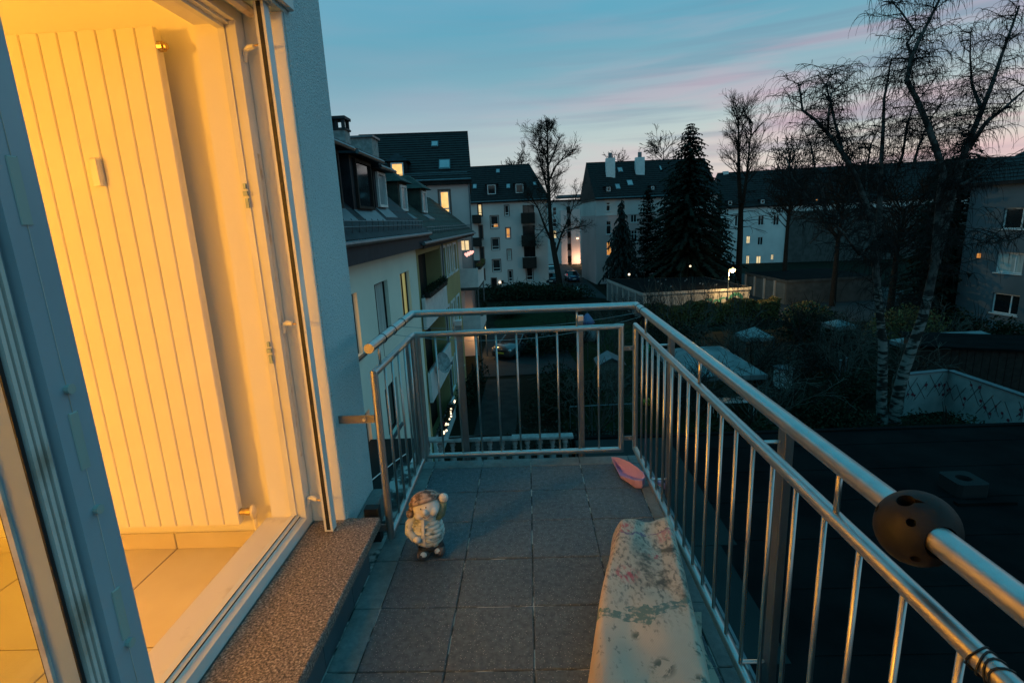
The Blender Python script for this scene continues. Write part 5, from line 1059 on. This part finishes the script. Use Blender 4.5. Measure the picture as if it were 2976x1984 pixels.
bs, tp = place(Z4, 1388, 1310, 640, 69); conifer('cypress_tree', 'narrow columnar conifer beside the tall spruce', bs, tp, 1.75, 8, taper=.35, droop=.2, dens=1.2)
bs, tp = place(Z4, 1560, 1310, 520, 71); conifer('spruce_tree', 'middle spruce crowding the tall spruce on its left', bs, tp, 3.3, 12, taper=.6, droop=.4)
bs, tp = place(Z5, 62, 1330, 960, 72); conifer('spruce_tree', 'ragged spruce before the white end of the long row', bs, tp, 3.2, 16, taper=.75, droop=.5)
bs, tp = place(Z5, 1232, 1400, 610, 42); conifer('spruce_tree', 'dark spruce standing behind the weeping birch', bs, tp, 3.6, 19, taper=.75, droop=.4)
bs, tp = place(Z5, 1130, 1400, 770, 40); conifer('spruce_tree', 'lower spruce tucked behind the birch stems', bs, tp, 2.6, 23, taper=.7, droop=.4)
# far bare treetops over the roofs
def small_bare(label, X, Y, top, w_, seed):
    t = thing('bare_tree', label, 'tree', (X, Y, GZ), None); B = Bare(seed); B.path([Vector((X, Y, GZ)), Vector((X, Y, GZ+(top-GZ)*.5)), Vector((X+.3, Y, top-1))], .3, .06)
    for _ in range(40):
        z = GZ+(top-GZ)*B.r.uniform(.45, .95); a = B.r.uniform(0, 2*pi); B.limb((X, Y, z), (cos(a), sin(a), .9), w_*B.r.uniform(.5, 1), .06, 2, 0, .05, (3, 5), .7, .03)
    B.make(t, 'bark', 'bark')
P = ony(*Z4(1500, 360), 100); small_bare('distant bare treetop showing over the two tone roof', P.x, 100, P.z+1, 4, 31)
P = ony(*Z4(1150, 405), 110); small_bare('faint bare treetop between the white chimneys', P.x, 110, P.z, 3.5, 32)
P = ony(*Z4(400, 430), 105); small_bare('bare treetop peeping over the pale block roof', P.x, 105, P.z+1, 4, 33)
P = ony(*Z5(440, 800), 60); small_bare('low bare tree before the long house row', P.x, 60, P.z, 4, 34)
P = ony(*Z5(700, 900), 50); small_bare('scrubby bare tree between garages and birch', P.x, 50, P.z, 4, 35)
P = ony(*Z5(1000, 1000), 45); small_bare('bare tree crowded behind the birch stems', P.x, 45, P.z, 4, 36)

# ================================================================== SHRUBS AND HEDGES
def leafy(mb, r, c, rad, n, size, shellness=.5, box_=None):
    for _ in range(n):
        if box_: p = Vector((r.uniform(-1, 1)*box_[0], r.uniform(-1, 1)*box_[1], r.uniform(0, 1)*box_[2])); p.z = p.z*(.92+.12*sin(p.x*3+p.y*2)); p = Vector(c)+p
        else:
            v = Vector((r.gauss(0, 1), r.gauss(0, 1), r.gauss(0, 1))).normalized()*(r.random()**shellness); p = Vector(c)+Vector((v.x*rad[0], v.y*rad[1], abs(v.z)*rad[2] if c[2] < GZ+.5 else v.z*rad[2]))
        a = Vector((r.gauss(0, 1), r.gauss(0, 1), r.gauss(0, 1))).normalized()*size*r.uniform(.6, 1.3); b = a.orthogonal().normalized()*size*r.uniform(.35, .7); b.rotate(Matrix.Rotation(r.uniform(0, 6), 3, a)); mb.poly(p-a, p+b, p+a, p-b)
def shrub(name, label, c, rad, n, size, m, seed, stems=10, group=None, cat='shrub'):
    t = thing(name, label, cat, (c[0], c[1], GZ), group); r = random.Random(seed); q = MB()
    for k in range(5):
        o = Vector((r.gauss(0, .4)*rad[0], r.gauss(0, .4)*rad[1], 0)); leafy(q, r, Vector((c[0], c[1], GZ+rad[2]*.12))+o, Vector(rad)*r.uniform(.5, .85), n//5, size)
    q.build('foliage', m, t); s = MB()
    for k in range(stems):
        a = r.uniform(0, 2*pi); l = rad[2]*r.uniform(.7, 1.25); e = Vector((c[0]+cos(a)*rad[0]*.7*r.random(), c[1]+sin(a)*rad[1]*.7*r.random(), GZ+l)); s.tube([(c[0], c[1], GZ), Vector((c[0], c[1], GZ)).lerp(e, .5)+Vector((0, 0, .2*l)), e], [.035, .022, .01], 4, False)
    s.build('stem', 'bark', t); return t
def hedge(name, label, a, b, w_, h, n, m, seed):
    A_, B_ = Vector((*a, GZ)), Vector((*b, GZ)); d = (B_-A_); t = thing(name, label, 'hedge', (A_+B_)/2); r = random.Random(seed); q = MB(); dn = d.normalized(); sn = Vector((-dn.y, dn.x, 0))
    for _ in range(n):
        u, v, z = r.random(), r.uniform(-1, 1), r.random()**.6; top_ = h*(.93+.1*sin(u*d.length*1.7)+.05*sin(u*d.length*5))
        if r.random() < .5: v = math.copysign(1-abs(r.gauss(0, .12)), v)
        else: z = 1-abs(r.gauss(0, .06))
        p = A_+d*u+sn*v*w_*.5+Vector((0, 0, z*top_)); s = r.uniform(.05, .12); x = Vector((r.gauss(0, 1), r.gauss(0, 1), r.gauss(0, 1))).normalized()*s; y_ = x.orthogonal().normalized()*s*.6; y_.rotate(Matrix.Rotation(r.uniform(0, 6), 3, x)); q.poly(p-x, p+y_, p+x, p-y_)
    q.build('foliage', m, t)
    k = MB(); e = sn*w_*.36; k.hexa([A_-e, B_-e, B_+e, A_+e, A_-e+Vector((0, 0, h*.8)), B_-e+Vector((0, 0, h*.8)), B_+e+Vector((0, 0, h*.8)), A_+e+Vector((0, 0, h*.8))]); k.build('inner_twigs', 'bark', t); return t
h0 = onz(*L7(380, 590), GZ+1.9); h1 = onz(*L7(1590, 515), GZ+1.9)
hedge('clipped_hedge', 'long clipped hedge with dry brown leaves lit by the street lamp', (h0.x, h0.y), (h1.x, h1.y), 1.3, 1.9, 26000, 'leaf_dry', 41)
# bare shoots rising over the hedge
t = thing('bare_shrub', 'row of bare upright shoots growing through the hedge before the garage', 'shrub', ((h0.x*.65+h1.x*.35), h0.y*.65+h1.y*.35, GZ)); B = Bare(77)
for k in range(70):
    f = B.r.random()**1.3*.75; p = Vector((h0.x, h0.y-.4, GZ)).lerp(Vector((h1.x, h1.y-.4, GZ)), f); B.limb(p+Vector((0, B.r.uniform(-.6, .6), 1.2)), (B.r.gauss(0, .12), B.r.gauss(0, .12), 1), B.r.uniform(1.2, 2.6), .03, 1, 0, .05, (3, 5), .35, .011, .08)
B.twig.build('shoots', 'bark_pale', t)
shrub('round_shrub', 'broad green shrub mound before the pale block', (-1.5, 64, 0), (5.5, 3, 2.3), 5200, .16, 'leaf', 51, 8)
shrub('round_shrub', 'smaller green shrub beside the leaning bare tree', (3.6, 62, 0), (3.2, 2.6, 2.0), 3200, .15, 'leaf', 52, 8)
shrub('round_shrub', 'dark shrub at the foot of the rose corner house', (-1.4, 52, 0), (2.2, 2.2, 1.7), 1800, .13, 'leaf', 53, 8)
shrub('garden_shrub', 'bushy evergreen shrub right beside the parked car', (1.9, 36, 0), (1.9, 1.8, 2.2), 2600, .10, 'leaf', 54)
shrub('garden_shrub', 'wide dark shrub along the garden path', (1.4, 25.5, 0), (1.9, 2.6, 2.0), 3600, .085, 'leaf', 55)
shrub('garden_shrub', 'loose grey leaved shrub below the balustrade', (1.6, 17.6, 0), (2.2, 2.4, 2.3), 5200, .055, 'leaf_grey', 56, 16)
shrub('garden_shrub', 'straggly grey shrub nearest the white balustrade', (.2, 15.6, 0), (1.5, 1.6, 2.2), 3200, .05, 'leaf_grey', 57, 14)
shrub('garden_shrub', 'tall dark shrub beside the playhouse', (6.6, 28.4, 0), (1.5, 1.5, 2.3), 2200, .09, 'leaf', 58)
shrub('garden_shrub', 'dark shrub against the yellow house wall by the path', (-3.1, 27, 0), (.7, 2.4, 1.6), 1500, .08, 'leaf', 59)
shrub('garden_shrub', 'low shrub at the near end of the garden path', (-3.2, 16, 0), (.6, 2.0, 1.3), 1300, .06, 'leaf', 60)
shrub('garden_shrub', 'dark evergreen bush below the white garden stove', (14.8, 24, 0), (1.7, 1.5, 1.9), 2400, .08, 'leaf', 61)
shrub('garden_shrub', 'grey frosted looking shrub beside the small white pavilion', (15.8, 29.8, 0), (1.9, 1.4, 1.7), 2600, .08, 'leaf_grey', 62, 14)
shrub('garden_shrub', 'dark thicket at the foot of the birch', (12.6, 21.2, 0), (2.1, 1.8, 1.5), 3000, .08, 'leaf', 63)
shrub('garden_shrub', 'dark bush on the near side of the big white tent', (8.2, 19.5, 0), (1.8, 1.6, 1.9), 2600, .075, 'leaf', 64)
shrub('garden_shrub', 'dark bush behind the big white tent', (9.5, 34, 0), (2.6, 2, 2.4), 2800, .11, 'leaf', 65)
shrub('garden_shrub', 'bush at the hedge end near the second garage row', (22.5, 42, 0), (1.8, 1.6, 2.3), 2200, .12, 'leaf_dry', 66)
shrub('garden_shrub', 'mossy bush before the floral wall', (15.9, 19.6, 0), (1.2, 1.2, 1.2), 1800, .07, 'leaf', 67)
shrub('garden_shrub', 'dark bush under the grey white house', (29.5, 35, 0), (1.6, 3, 2.2), 2200, .12, 'leaf', 68)
shrub('garden_shrub', 'scrub beside the second garage yard', (25, 36, 0), (3.5, 2.4, 2.8), 3200, .13, 'leaf_dry', 69)
shrub('garden_shrub', 'dense dark scrub behind the garden tents', (18.5, 36.5, 0), (3.6, 2.2, 2.6), 3600, .12, 'leaf', 70)
for i, (x, y, h, lb) in enumerate(((5.6, 20.6, 4.2, 'small bare fruit tree on the lawn near the playhouse'), (10.9, 25.2, 4.6, 'bare fruit tree before the big white tent'), (3.0, 31.5, 3.8, 'crooked bare fruit tree behind the dark path shrub'), (16.9, 33.0, 4.4, 'bare fruit tree behind the small pavilion'), (8.0, 38.5, 4.8, 'bare bush tree before the clipped hedge'))):
    t = thing('fruit_tree', lb, 'tree', (x, y, GZ)); B = Bare(90+i); B.path([Vector((x, y, GZ)), Vector((x+.1, y, GZ+1.0)), Vector((x-.05, y+.1, GZ+1.7))], .12, .08)
    for _ in range(8): a = B.r.uniform(0, 2*pi); B.limb((x, y, GZ+B.r.uniform(1.0, 1.7)), (cos(a), sin(a), .8), h*.42*B.r.uniform(.7, 1.1), .05, 2, .0, .06, (4, 6), .8, .011)
    B.make(t, 'bark', 'bark')

rg = random.Random(404)
for i in range(22):                          # tangled bare scrub all over the dark gardens
    x, y = [(6.2, 22.5), (7.4, 23.4), (9.9, 22.0), (11.6, 22.8), (12.2, 27.8), (11.4, 30.0), (14.6, 28.2), (16.6, 27.2), (17.6, 30.5), (19.2, 31.5), (13.2, 34.2), (10.6, 35.6), (15.6, 36.2), (20.8, 35.0), (5.2, 34.0), (7.0, 31.4), (2.6, 21.6), (3.6, 24.0), (22.4, 31.2), (26.4, 33.6), (18.0, 25.6), (5.0, 38.4)][i]
    t = thing('bare_shrub', 'tangled leafless shrub in the dark gardens', 'shrub', (x, y, GZ), 'leafless shrubs in the gardens'); B = Bare(500+i)
    for _ in range(13): a = B.r.uniform(0, 2*pi); B.limb((x+.25*cos(a), y+.25*sin(a), GZ), (cos(a)*.55, sin(a)*.55, 1), B.r.uniform(1.6, 2.9), .032, 2, .12, .03, (3, 5), .75, .010, .15)
    B.twig.build('twigs', 'bark_pale' if i % 3 else 'bark', t)
# ================================================================== GARDEN THINGS
# playhouse
ph = thing('playhouse', 'small grey wooden garden playhouse with brown door', 'playhouse', (4.35, 28.4, GZ)); x0, x1 = 3.75, 4.95
for k in range(8): MB().box(x0, x1, 28.0, 28.02, GZ+.15+.14*k, GZ+.285+.14*k).build('plank', 'wood_grey', ph)
MB().box(x0+.02, x1-.02, 28.021, 29.3, GZ+.1, GZ+1.28).build('body', 'wood_grey', ph)
MB().poly((x0, 28.0, GZ+1.27), (x1, 28.0, GZ+1.27), ((x0+x1)/2, 28.0, GZ+1.58)).build('gable', 'wood_grey', ph)
for s in (-1, 1):
    xm = (x0+x1)/2; e = xm+s*.78; MB().hexa([(xm, 27.8, GZ+1.60), (e, 27.8, GZ+1.18), (e, 29.5, GZ+1.18), (xm, 29.5, GZ+1.60), (xm, 27.8, GZ+1.66), (e, 27.8, GZ+1.24), (e, 29.5, GZ+1.24), (xm, 29.5, GZ+1.66)]).build('roof_slope', 'zinc', ph)
MB().box(4.02, 4.60, 27.97, 27.999, GZ+.13, GZ+.92).build('door', 'wood_brown', ph); MB().box(x0-.1, x1+.1, 27.6, 28.0, GZ, GZ+.12).build('porch', 'wood_grey', ph)
# tents
def pavilion(name, label, c, s, h, z0, m='tarp', flat=.0):
    t = thing(name, label, 'tent', (c[0], c[1], GZ)); z = GZ+z0
    cs = [(c[0]-s[0], c[1]-s[1]), (c[0]+s[0], c[1]-s[1]), (c[0]+s[0], c[1]+s[1]), (c[0]-s[0], c[1]+s[1])]; r = flat
    tp = [(c[0]-s[0]*r, c[1]), (c[0]+s[0]*r, c[1])]
    q = MB(); q.poly((*cs[0], z), (*cs[1], z), (*tp[1], z+h), (*tp[0], z+h)); q.poly((*cs[1], z), (*cs[2], z), (*tp[1], z+h)); q.poly((*cs[2], z), (*cs[3], z), (*tp[0], z+h), (*tp[1], z+h)); q.poly((*cs[3], z), (*cs[0], z), (*tp[0], z+h))
    q.build('canopy', m, t)
    v = MB()
    for i in range(4): p, n_ = cs[i], cs[(i+1) % 4]; v.poly((*p, z-.22), (*n_, z-.22), (*n_, z), (*p, z))
    v.build('valance', m, t)
    for p in cs: MB().tube([(*p, GZ), (*p, z)], .03, 6).build('pole', 'zinc', t)
bigc = (8.6, 25.6); pavilion('garden_tent', 'large white garden tent roof beneath bare branches', bigc, (1.9, 2.6), .75, 1.9, 'tarp', .35)
pavilion('garden_tent', 'small pointed white pavilion before the dark hedge', (13.4, 31.4), (.85, .75), .5, 1.8)
P = onz(*L8(315, 745), GZ+2.2); pavilion('garden_tent', 'tiny white parasol tent behind the birch', (P.x, P.y), (.7, .7), .32, 2.0)
P = onz(*L8(1100, 850), GZ+2.0); pavilion('garden_tent', 'low white tent top beside the grey white house', (P.x, P.y), (2.6, 1.6), .7, 1.6, 'tarp', .4)
# garden stove
P = onz(13.1*0+1750+1640/3.136, 700+1325/3.136, GZ); sx, sy = P.x, P.y
gs = thing('garden_stove', 'white garden stove pillar with dark fire opening and flat cover', 'stove', (sx, sy, GZ)); q = MB(); s_ = .33
q.box(sx-s_, sx+s_, sy-s_, sy+s_, GZ, GZ+.65).box(sx-s_, sx-.05, sy-s_, sy+s_, GZ+.65, GZ+1.0).box(sx+.24, sx+s_, sy-s_, sy+s_, GZ+.65, GZ+1.0).box(sx-.05, sx+.24, sy+.1, sy+s_, GZ+.65, GZ+1.0).build('pillar', 'white_paint', gs)
MB().bev(sx-.42, sx+.42, sy-.42, sy+.42, GZ+1.0, GZ+1.07, .01).build('cover', 'zinc', gs)
# painted wall
c0 = onz(*L8(1022, 1072), -5.75); fl0 = onz(*L8(758, 1098), -5.75); fr0 = onz(*L8(1530, 1245), -5.75)
fw_ = thing('floral_wall', 'white garden wall painted with crossed thorny stems and dark roses', 'wall', (c0.x, c0.y, GZ)); rr = random.Random(13)
for a, b in ((fl0, c0), (c0, fr0)):
    G = Fac(a[:2], b[:2]); m = MB(); G.slab(m, 0, G.w, GZ, -5.75, -.2, 0); ws = m.build('wall', 'wall_paint', fw_); m = MB(); G.slab(m, -.03, G.w+.03, -5.75, -5.70, -.24, .04); m.build('coping', 'zinc', ws)
    vp = MB(); rp = MB(); n = int(G.w/.55)+1
    for k in range(n):
        u = .25+k*.55+rr.uniform(-.1, .1); z = -6.45+rr.uniform(-.2, .25); L_ = rr.uniform(.35, .6)
        for sg_ in (-1, 1):
            if rr.random() < .85:
                pts = [G.p(min(G.w-.03, max(.03, u+sg_*L_*(t_-.5)*1.1)), z+L_*(t_-.5)*1.7, .006) for t_ in (0, .33, .66, 1)]; vp.tube(pts, .012, 4)
        for _ in range(2):
            ru, rz_ = min(G.w-.12, max(.12, u+rr.uniform(-.3, .3))), z+rr.uniform(-.4, .4); R_ = rr.uniform(.05, .085); rp.poly(*[G.p(ru+R_*cos(2*pi*q_/9)*(1+.15*sin(q_*3)), rz_+R_*sin(2*pi*q_/9), .016) for q_ in range(9)])
            vp.tube([G.p(ru, rz_, .008), G.p(ru+.05, rz_-.12, .008), G.p(ru-.02, rz_-.24, .008)], .007, 4)
    vp.build('painted_stems', 'vine_paint', ws); rp.build('painted_roses', 'rose_paint', ws)
sd_ = thing('garden_shed', 'dark wooden shed with flat mossy roof behind the floral wall', 'shed', (24, 25, GZ))
P0 = onz(*L8(850, 900), -5.3); P1 = onz(*L8(1514, 930), -5.3); G = Fac((P0.x, P0.y), (P1.x+3, P1.y-1.0)); m = MB(); G.slab(m, 0, G.w, GZ, -5.42, -3, 0); m.build('body', 'dark_wood', sd_)
for k in range(int(G.w/.3)): m = MB(); G.slab(m, .3*k+.01, .3*k+.285, GZ, -5.45, 0, .025); m.build('board', 'dark_wood', sd_)
m = MB(); G.slab(m, -.2, G.w+.2, -5.41, -5.3, -3.2, .25); m.build('roof', 'bitumen', sd_)
# cars
def car(name, label, loc, rz, m, L_=4.3, W=1.75, Hc=1.48, plate=True, lights='headlight', rear='tail_off'):
    t = thing(name, label, 'car', loc); t.rotation_euler.z = rz; o = ORG[t.name]
    def W_(pts): return [(o.x+p[0], o.y+p[1], o.z+p[2]) for p in pts]
    X = [-.5, -.49, -.43, -.30, -.12, .05, .22, .34, .44, .49, .5]; X = [x*L_ for x in X]
    hood = [.55, .78, .88, .93, .95, .96, .96, .95, .93, .80, .55]; hw = [.40, .44, .47, .49, .5, .5, .5, .49, .48, .45, .42]
    rings = []
    for x, h_, w_ in zip(X, hood, hw):
        w_ *= W; rings.append(W_([(x, -w_*.96, .22), (x, -w_, .45), (x, -w_*.98, h_*.82), (x, -w_*.86, h_), (x, w_*.86, h_), (x, w_*.98, h_*.82), (x, w_, .45), (x, w_*.96, .22)]))
    bd = MB().loft(rings, True, True).build('body', m, t, smooth=True)
    cab = []; gl = MB()
    for x, z, w_ in ((-.26, .90, .455), (-.08, Hc*.97, .375), (.10, Hc, .37), (.30, Hc*.95, .365), (.47, .92, .43)): cab.append([(x*L_, -w_*W, z), (x*L_, w_*W, z)])
    rf_ = MB().hexa(W_([(cab[1][0][0], cab[1][0][1], cab[1][0][2]-.03), (cab[3][0][0], cab[3][0][1], cab[3][0][2]-.03), (cab[3][1][0], cab[3][1][1], cab[3][1][2]-.03), (cab[1][1][0], cab[1][1][1], cab[1][1][2]-.03), cab[1][0], cab[3][0], cab[3][1], cab[1][1]])).build('roof', m, t)
    c = [W_(q) for q in cab]
    gl.poly(c[0][0], c[1][0], c[1][1], c[0][1]); wv = gl.build('windscreen', 'pane_dark', t)
    MB().poly(c[3][0], c[4][0], c[4][1], c[3][1]).build('rear_window', 'pane_dark', t)
    for s in (0, 1): MB().poly(c[0][s], c[1][s], c[2][s], c[3][s], c[4][s]).build('side_window', 'pane_dark', t)
    for s in (0, 1):
        for i, j in ((0, 1), (3, 4)): MB().tube([c[i][s], c[j][s]], .045, 5).build('pillar', m, t)
        MB().tube([Vector(c[2][s])-Vector((0, 0, .02)), Vector(c[2][s])-Vector((0, (-1 if s == 0 else 1)*-.08*W*.5, .52))], .04, 5).build('pillar', m, t)
    for x in (-.31*L_, .29*L_):
        for s in (-1, 1):
            y = s*W*.46; wl_ = MB().tube(W_([(x, y-s*.1, .31), (x, y+s*.06, .31)]), .31, 18).build('wheel', 'rubber', t); MB().tube(W_([(x, y+s*.055, .31), (x, y+s*.066, .31)]), .19, 12).build('rim', 'zinc', wl_)
    for s in (-1, 1):
        MB().ell(W_([(-.475*L_, s*W*.36, .70)])[0], (.09, .17, .08), 8, 6).build('headlight', lights, t, smooth=True)
        MB().ell(W_([(.487*L_, s*W*.38, .76)])[0], (.06, .13, .09), 8, 6).build('tail_light', rear, t, smooth=True)
        MB().ell(W_([(-.20*L_, s*W*.53, .98)])[0], (.07, .10, .06), 8, 5).build('mirror', m, t, smooth=True)
    MB().box(*[v for v in (o.x-.5*L_-.02, o.x-.5*L_+.01, o.y-.26, o.y+.26, o.z+.42, o.z+.53)]).build('number_plate', 'plate' if plate else 'white_paint', t)
    MB().box(o.x-.5*L_-.012, o.x-.5*L_+.02, o.y-.45, o.y+.45, o.z+.56, o.z+.68).build('grille', 'gasket', t)
    return t
mat('tail_off', (.25, .01, .01), .3)
car('parked_car', 'dark hatchback parked on the driveway with lamp light on its windows', (-.9, 36.2, GZ+.05), radians(58), 'car_silver')
P = onz(*Z4(825, 1362), GZ); car('parked_car', 'blue car parked in the alley beside the rose wall', (P.x, P.y+2, GZ+.06), radians(95), 'car_blue', plate=False)
P = onz(*Z4(668, 1378), GZ); car('parked_car', 'black car at the alley mouth beside the bare tree trunk', (P.x, P.y+2, GZ+.06), radians(85), 'car_dark', plate=False)
P = onz(*Z4(660, 1300), GZ); car('parked_car', 'white car with red tail lights far up the alley', (P.x, P.y, GZ+.06), radians(-92), 'white_paint', plate=False, rear='tail_light')
wl_ = thing('yard_lamp', 'small warm wall lamp by the driveway shining on the parked car', 'lamp', (-3.5, 36.0, -5.6)); MB().box(-3.55, -3.47, 35.80, 35.90, -5.70, -5.55).build('lens', 'lit_warm', wl_)
MB().box(-3.6, -3.42, 35.75, 35.95, -5.55, -5.52).build('hood', 'zinc', wl_)
pl = bpy.data.lights.new('yard_light', 'POINT'); pl.energy = 110; pl.color = (1, .60, .22); pl.shadow_soft_size = .08; o = bpy.data.objects.new('yard_light', pl); col.objects.link(o); o.parent = wl_; o.location = Vector((-3.3, 35.6, -5.75)) - ORG[wl_.name]
# satellite dish, flower boxes, fairy lights, lanterns
sdh = thing('satellite_dish', 'grey satellite dish clamped to a white loggia parapet', 'satellite dish', (-3.62, 20.6, -4.2)); C_ = onx(950+1320/3.92, 850+800/3.92, -3.45); nrm = Vector((.86, -.42, .30)).normalized(); ex = nrm.orthogonal().normalized(); ey = nrm.cross(ex)
MB().loft([[C_ + (ex*cos(2*pi*k/22)+ey*sin(2*pi*k/22))*r_ + nrm*(.55*r_*r_-.05) for k in range(22)] for r_ in (.01, .15, .28, .40, .42)], True, False).build('reflector', 'weathered_white', sdh, smooth=True)
MB().tube([C_-nrm*.05, C_-nrm*.12+Vector((-.1, 0, -.25)), C_+Vector((-.34, .0, -.45))], .022, 6).build('mount', 'zinc', sdh); MB().tube([C_+Vector((0, 0, -.38)), C_+nrm*.42+Vector((0, 0, -.12))], .012, 5).build('feed_arm', 'zinc', sdh); MB().ell(C_+nrm*.44+Vector((0, 0, -.1)), (.05, .05, .06), 8, 6).build('receiver', 'zinc', sdh)
def flower_box(label, x, y0, y1, z, seed, flower=False, m='leaf'):
    t = thing('flower_box', label, 'flower box', (x, (y0+y1)/2, z)); MB().bev(x-.1, x+.1, y0, y1, z, z+.18, .01).build('trough', 'dark_wood', t); r = random.Random(seed); q = MB()
    for k in range(int((y1-y0)/.25)): leafy(q, r, (x, y0+.12+.25*k, z+.25), (.18, .16, .2), 60, .045)
    q.build('plants', m, t)
    if flower: q = MB(); leafy(q, r, (x, y0+.6, z+.35), (.1, .16, .1), 40, .05); q.build('flowers', 'flower_red', t)
flower_box('dark planted box along the top white loggia parapet', -3.66, 18.9, 23.2, -1.10, 1)
flower_box('flower box with red blooms on the lowest lit loggia', -3.63, 19.2, 22.6, -6.62, 2, True)
flower_box('flower box on the upper balcony of the rose house', -2.93, 31.6, 35.4, -1.22, 3, True, 'leaf_dry')
flower_box('planted box on the lower balcony of the rose house', -2.93, 31.6, 35.4, -4.02, 4)
ls = thing('light_string', 'warm fairy light string on the lowest loggia parapet of the yellow house', 'fairy lights', (-3.55, 20.5, -6.45)); rr = random.Random(2); pts = []
for k in range(16): pts.append(Vector((-3.5+.05*sin(k), 18.95+.22*k, -6.38+.07*sin(k*1.9)+(.18 if k > 11 else 0))))
MB().tube(pts, .008, 4).build('cable', 'black_wire', ls)
bmh = MB().ell((0, 0, 0), (.040, .040, .045), 8, 6).mesh('bulb', 'bulb_white', smooth=True)
for k, p in enumerate(pts): 
    if k % 5 != 3: link('bulb', bmh, ls, p+Vector((rr.uniform(-.03, .03), 0, rr.uniform(-.06, .05))))
hm_ = MB(); n = 20; hs_ = [(16*sin(2*pi*k/n)**3/16*.13, (13*cos(2*pi*k/n)-5*cos(4*pi*k/n)-2*cos(6*pi*k/n)-cos(8*pi*k/n))/16*.13) for k in range(n)]
hm_.loft([[(x, -.03, z) for x, z in hs_], [(x, .03, z) for x, z in hs_]], True, True); hme = hm_.mesh('heart_lantern', 'bulb_pink')
for k in range(3): tag(link('heart_lantern', hme, None, onx(900+(1592+24*k)/3.484, 550+(662-12*k)/3.484, -3.15)), 'glowing pink heart lantern over the upper rose house balcony', 'lantern', 'heart lanterns over the balcony')
# small garden lights and oddments
for zf, x, y, Y, lb in ((Z4, 1250, 1300, 60.5, 'white globe light before the weeping spruce'), (Z4, 1715, 1236, 62, 'white globe light beneath the tall spruce')):
    P = ony(*zf(x, y), Y); t = thing('globe_light', lb, 'light', (P.x, P.y, GZ)); MB().tube([(P.x, P.y, GZ), P], .03, 6).build('post', 'zinc', t); MB().ell(P, (.12, .12, .12), 10, 8).build('globe', 'bulb_white', t, smooth=True)
P = onz(*L8(245, 1340), GZ+.5); t = thing('solar_light', 'tiny blue solar light in the dark garden bed', 'light', (P.x, P.y, GZ)); MB().tube([(P.x, P.y, GZ), P], .012, 5).build('stake', 'zinc', t); MB().ell(P, (.06, .06, .05), 8, 6).build('lens', 'bulb_blue', t)
for (x, lb) in ((300, 'grey steel pole of the clothes dryer in the garden bed'), (335, 'taller grey pole with cap beside the clothes dryer pole')):
    P = onz(*L8(x, 1225), GZ); tp = ony(*L8(x+12, 985 if x > 310 else 1000), P.y); t = thing('garden_pole', lb, 'pole', (P.x, P.y, GZ)); MB().tube([(P.x, P.y, GZ), (P.x, P.y, tp.z)], .035, 8).build('shaft', 'zinc', t); MB().ell((P.x, P.y, tp.z), (.07, .07, .03), 8, 5).build('cap', 'zinc', t)
hc = thing('folded_parasol', 'folded blue and white parasol hanging from its pole near the playhouse', 'parasol', (3.9, 33.5, GZ)); P = ony(1350+1120/3.136, 850+330/3.136, 33.5)
MB().tube([(P.x, 33.5, GZ), (P.x, 33.5, P.z+1.1)], .03, 6).build('pole', 'zinc', hc)
MB().loft([[(P.x+r_*cos(2*pi*k/14)*(1+.25*cos(k*pi)), 33.5+r_*sin(2*pi*k/14)*(1+.25*cos(k*pi)), P.z+z) for k in range(14)] for r_, z in ((.5, -.75), (.55, -.4), (.45, .1), (.25, .4))], True, False).build('lower_cloth', 'tarp', hc, smooth=True)
MB().loft([[(P.x+r_*cos(2*pi*k/14)*(1+.25*cos(k*pi)), 33.5+r_*sin(2*pi*k/14)*(1+.25*cos(k*pi)), P.z+z) for k in range(14)] for r_, z in ((.4, .35), (.3, .6), (.06, 1.0))], True, True).build('upper_cloth', 'cloth_blue', hc, smooth=True)
P = onz(1750+430/3.136, 700+1010/3.136, GZ+.4); tag(MB().lathe((P.x, P.y, GZ), [(.3, 0), (.36, .5), (.38, .8), (.30, .8), (.28, .1)], 16).build('garden_tub', 'green_plastic', None, (P.x, P.y, GZ)), 'bright green plastic tub on the lawn beside the playhouse', 'tub')
P = onz(1750+405/3.136, 700+1470/3.136, GZ+.2); tag(MB().ell((P.x, P.y, GZ+.22), (.22, .22, .22), 16, 10).build('garden_ball', 'yellow_plastic', None, (P.x, P.y, GZ), smooth=True), 'yellow ball lying on the dark lawn', 'ball')
tb = thing('garden_table', 'long white garden table near the big tent', 'table', (9.4, 20.6, GZ)); P = onz(1750+1200/3.136, 700+1450/3.136, GZ+.72); MB().bev(P.x-.9, P.x+.9, P.y-.35, P.y+.35, GZ+.70, GZ+.75, .01).build('top', 'white_paint', tb)
for sx in (-.8, .8):
    for sy in (-.28, .28): MB().tube([(P.x+sx, P.y+sy, GZ), (P.x+sx, P.y+sy, GZ+.7)], .025, 6).build('leg', 'white_paint', tb)
gg = thing('green_house_frame', 'bare metal frame fence standing among the grey shrubs', 'frame', (2.0, 16.4, GZ)); a_ = onz(1350+960/3.136, 850+1040/3.136, GZ+1.6); b_ = onz(1350+1560/3.136, 850+1010/3.136, GZ+1.6)
MB().tube([a_, b_], .02, 6).build('rail', 'zinc', gg)
for k in range(4): p = a_.lerp(b_, k/3); MB().tube([(p.x, p.y, GZ), p], .02, 6).build('upright', 'zinc', gg)
P = onz(*Z4(852, 1425), GZ+.5); tag(MB().box(P.x-.35, P.x+.35, P.y-.04, P.y, GZ+.35, GZ+1.0).box(P.x-.03, P.x+.03, P.y, P.y+.04, GZ, GZ+.9).build('notice_board', 'white_paint', None, (P.x, P.y, GZ)), 'small white notice board on the grass by the alley', 'sign')
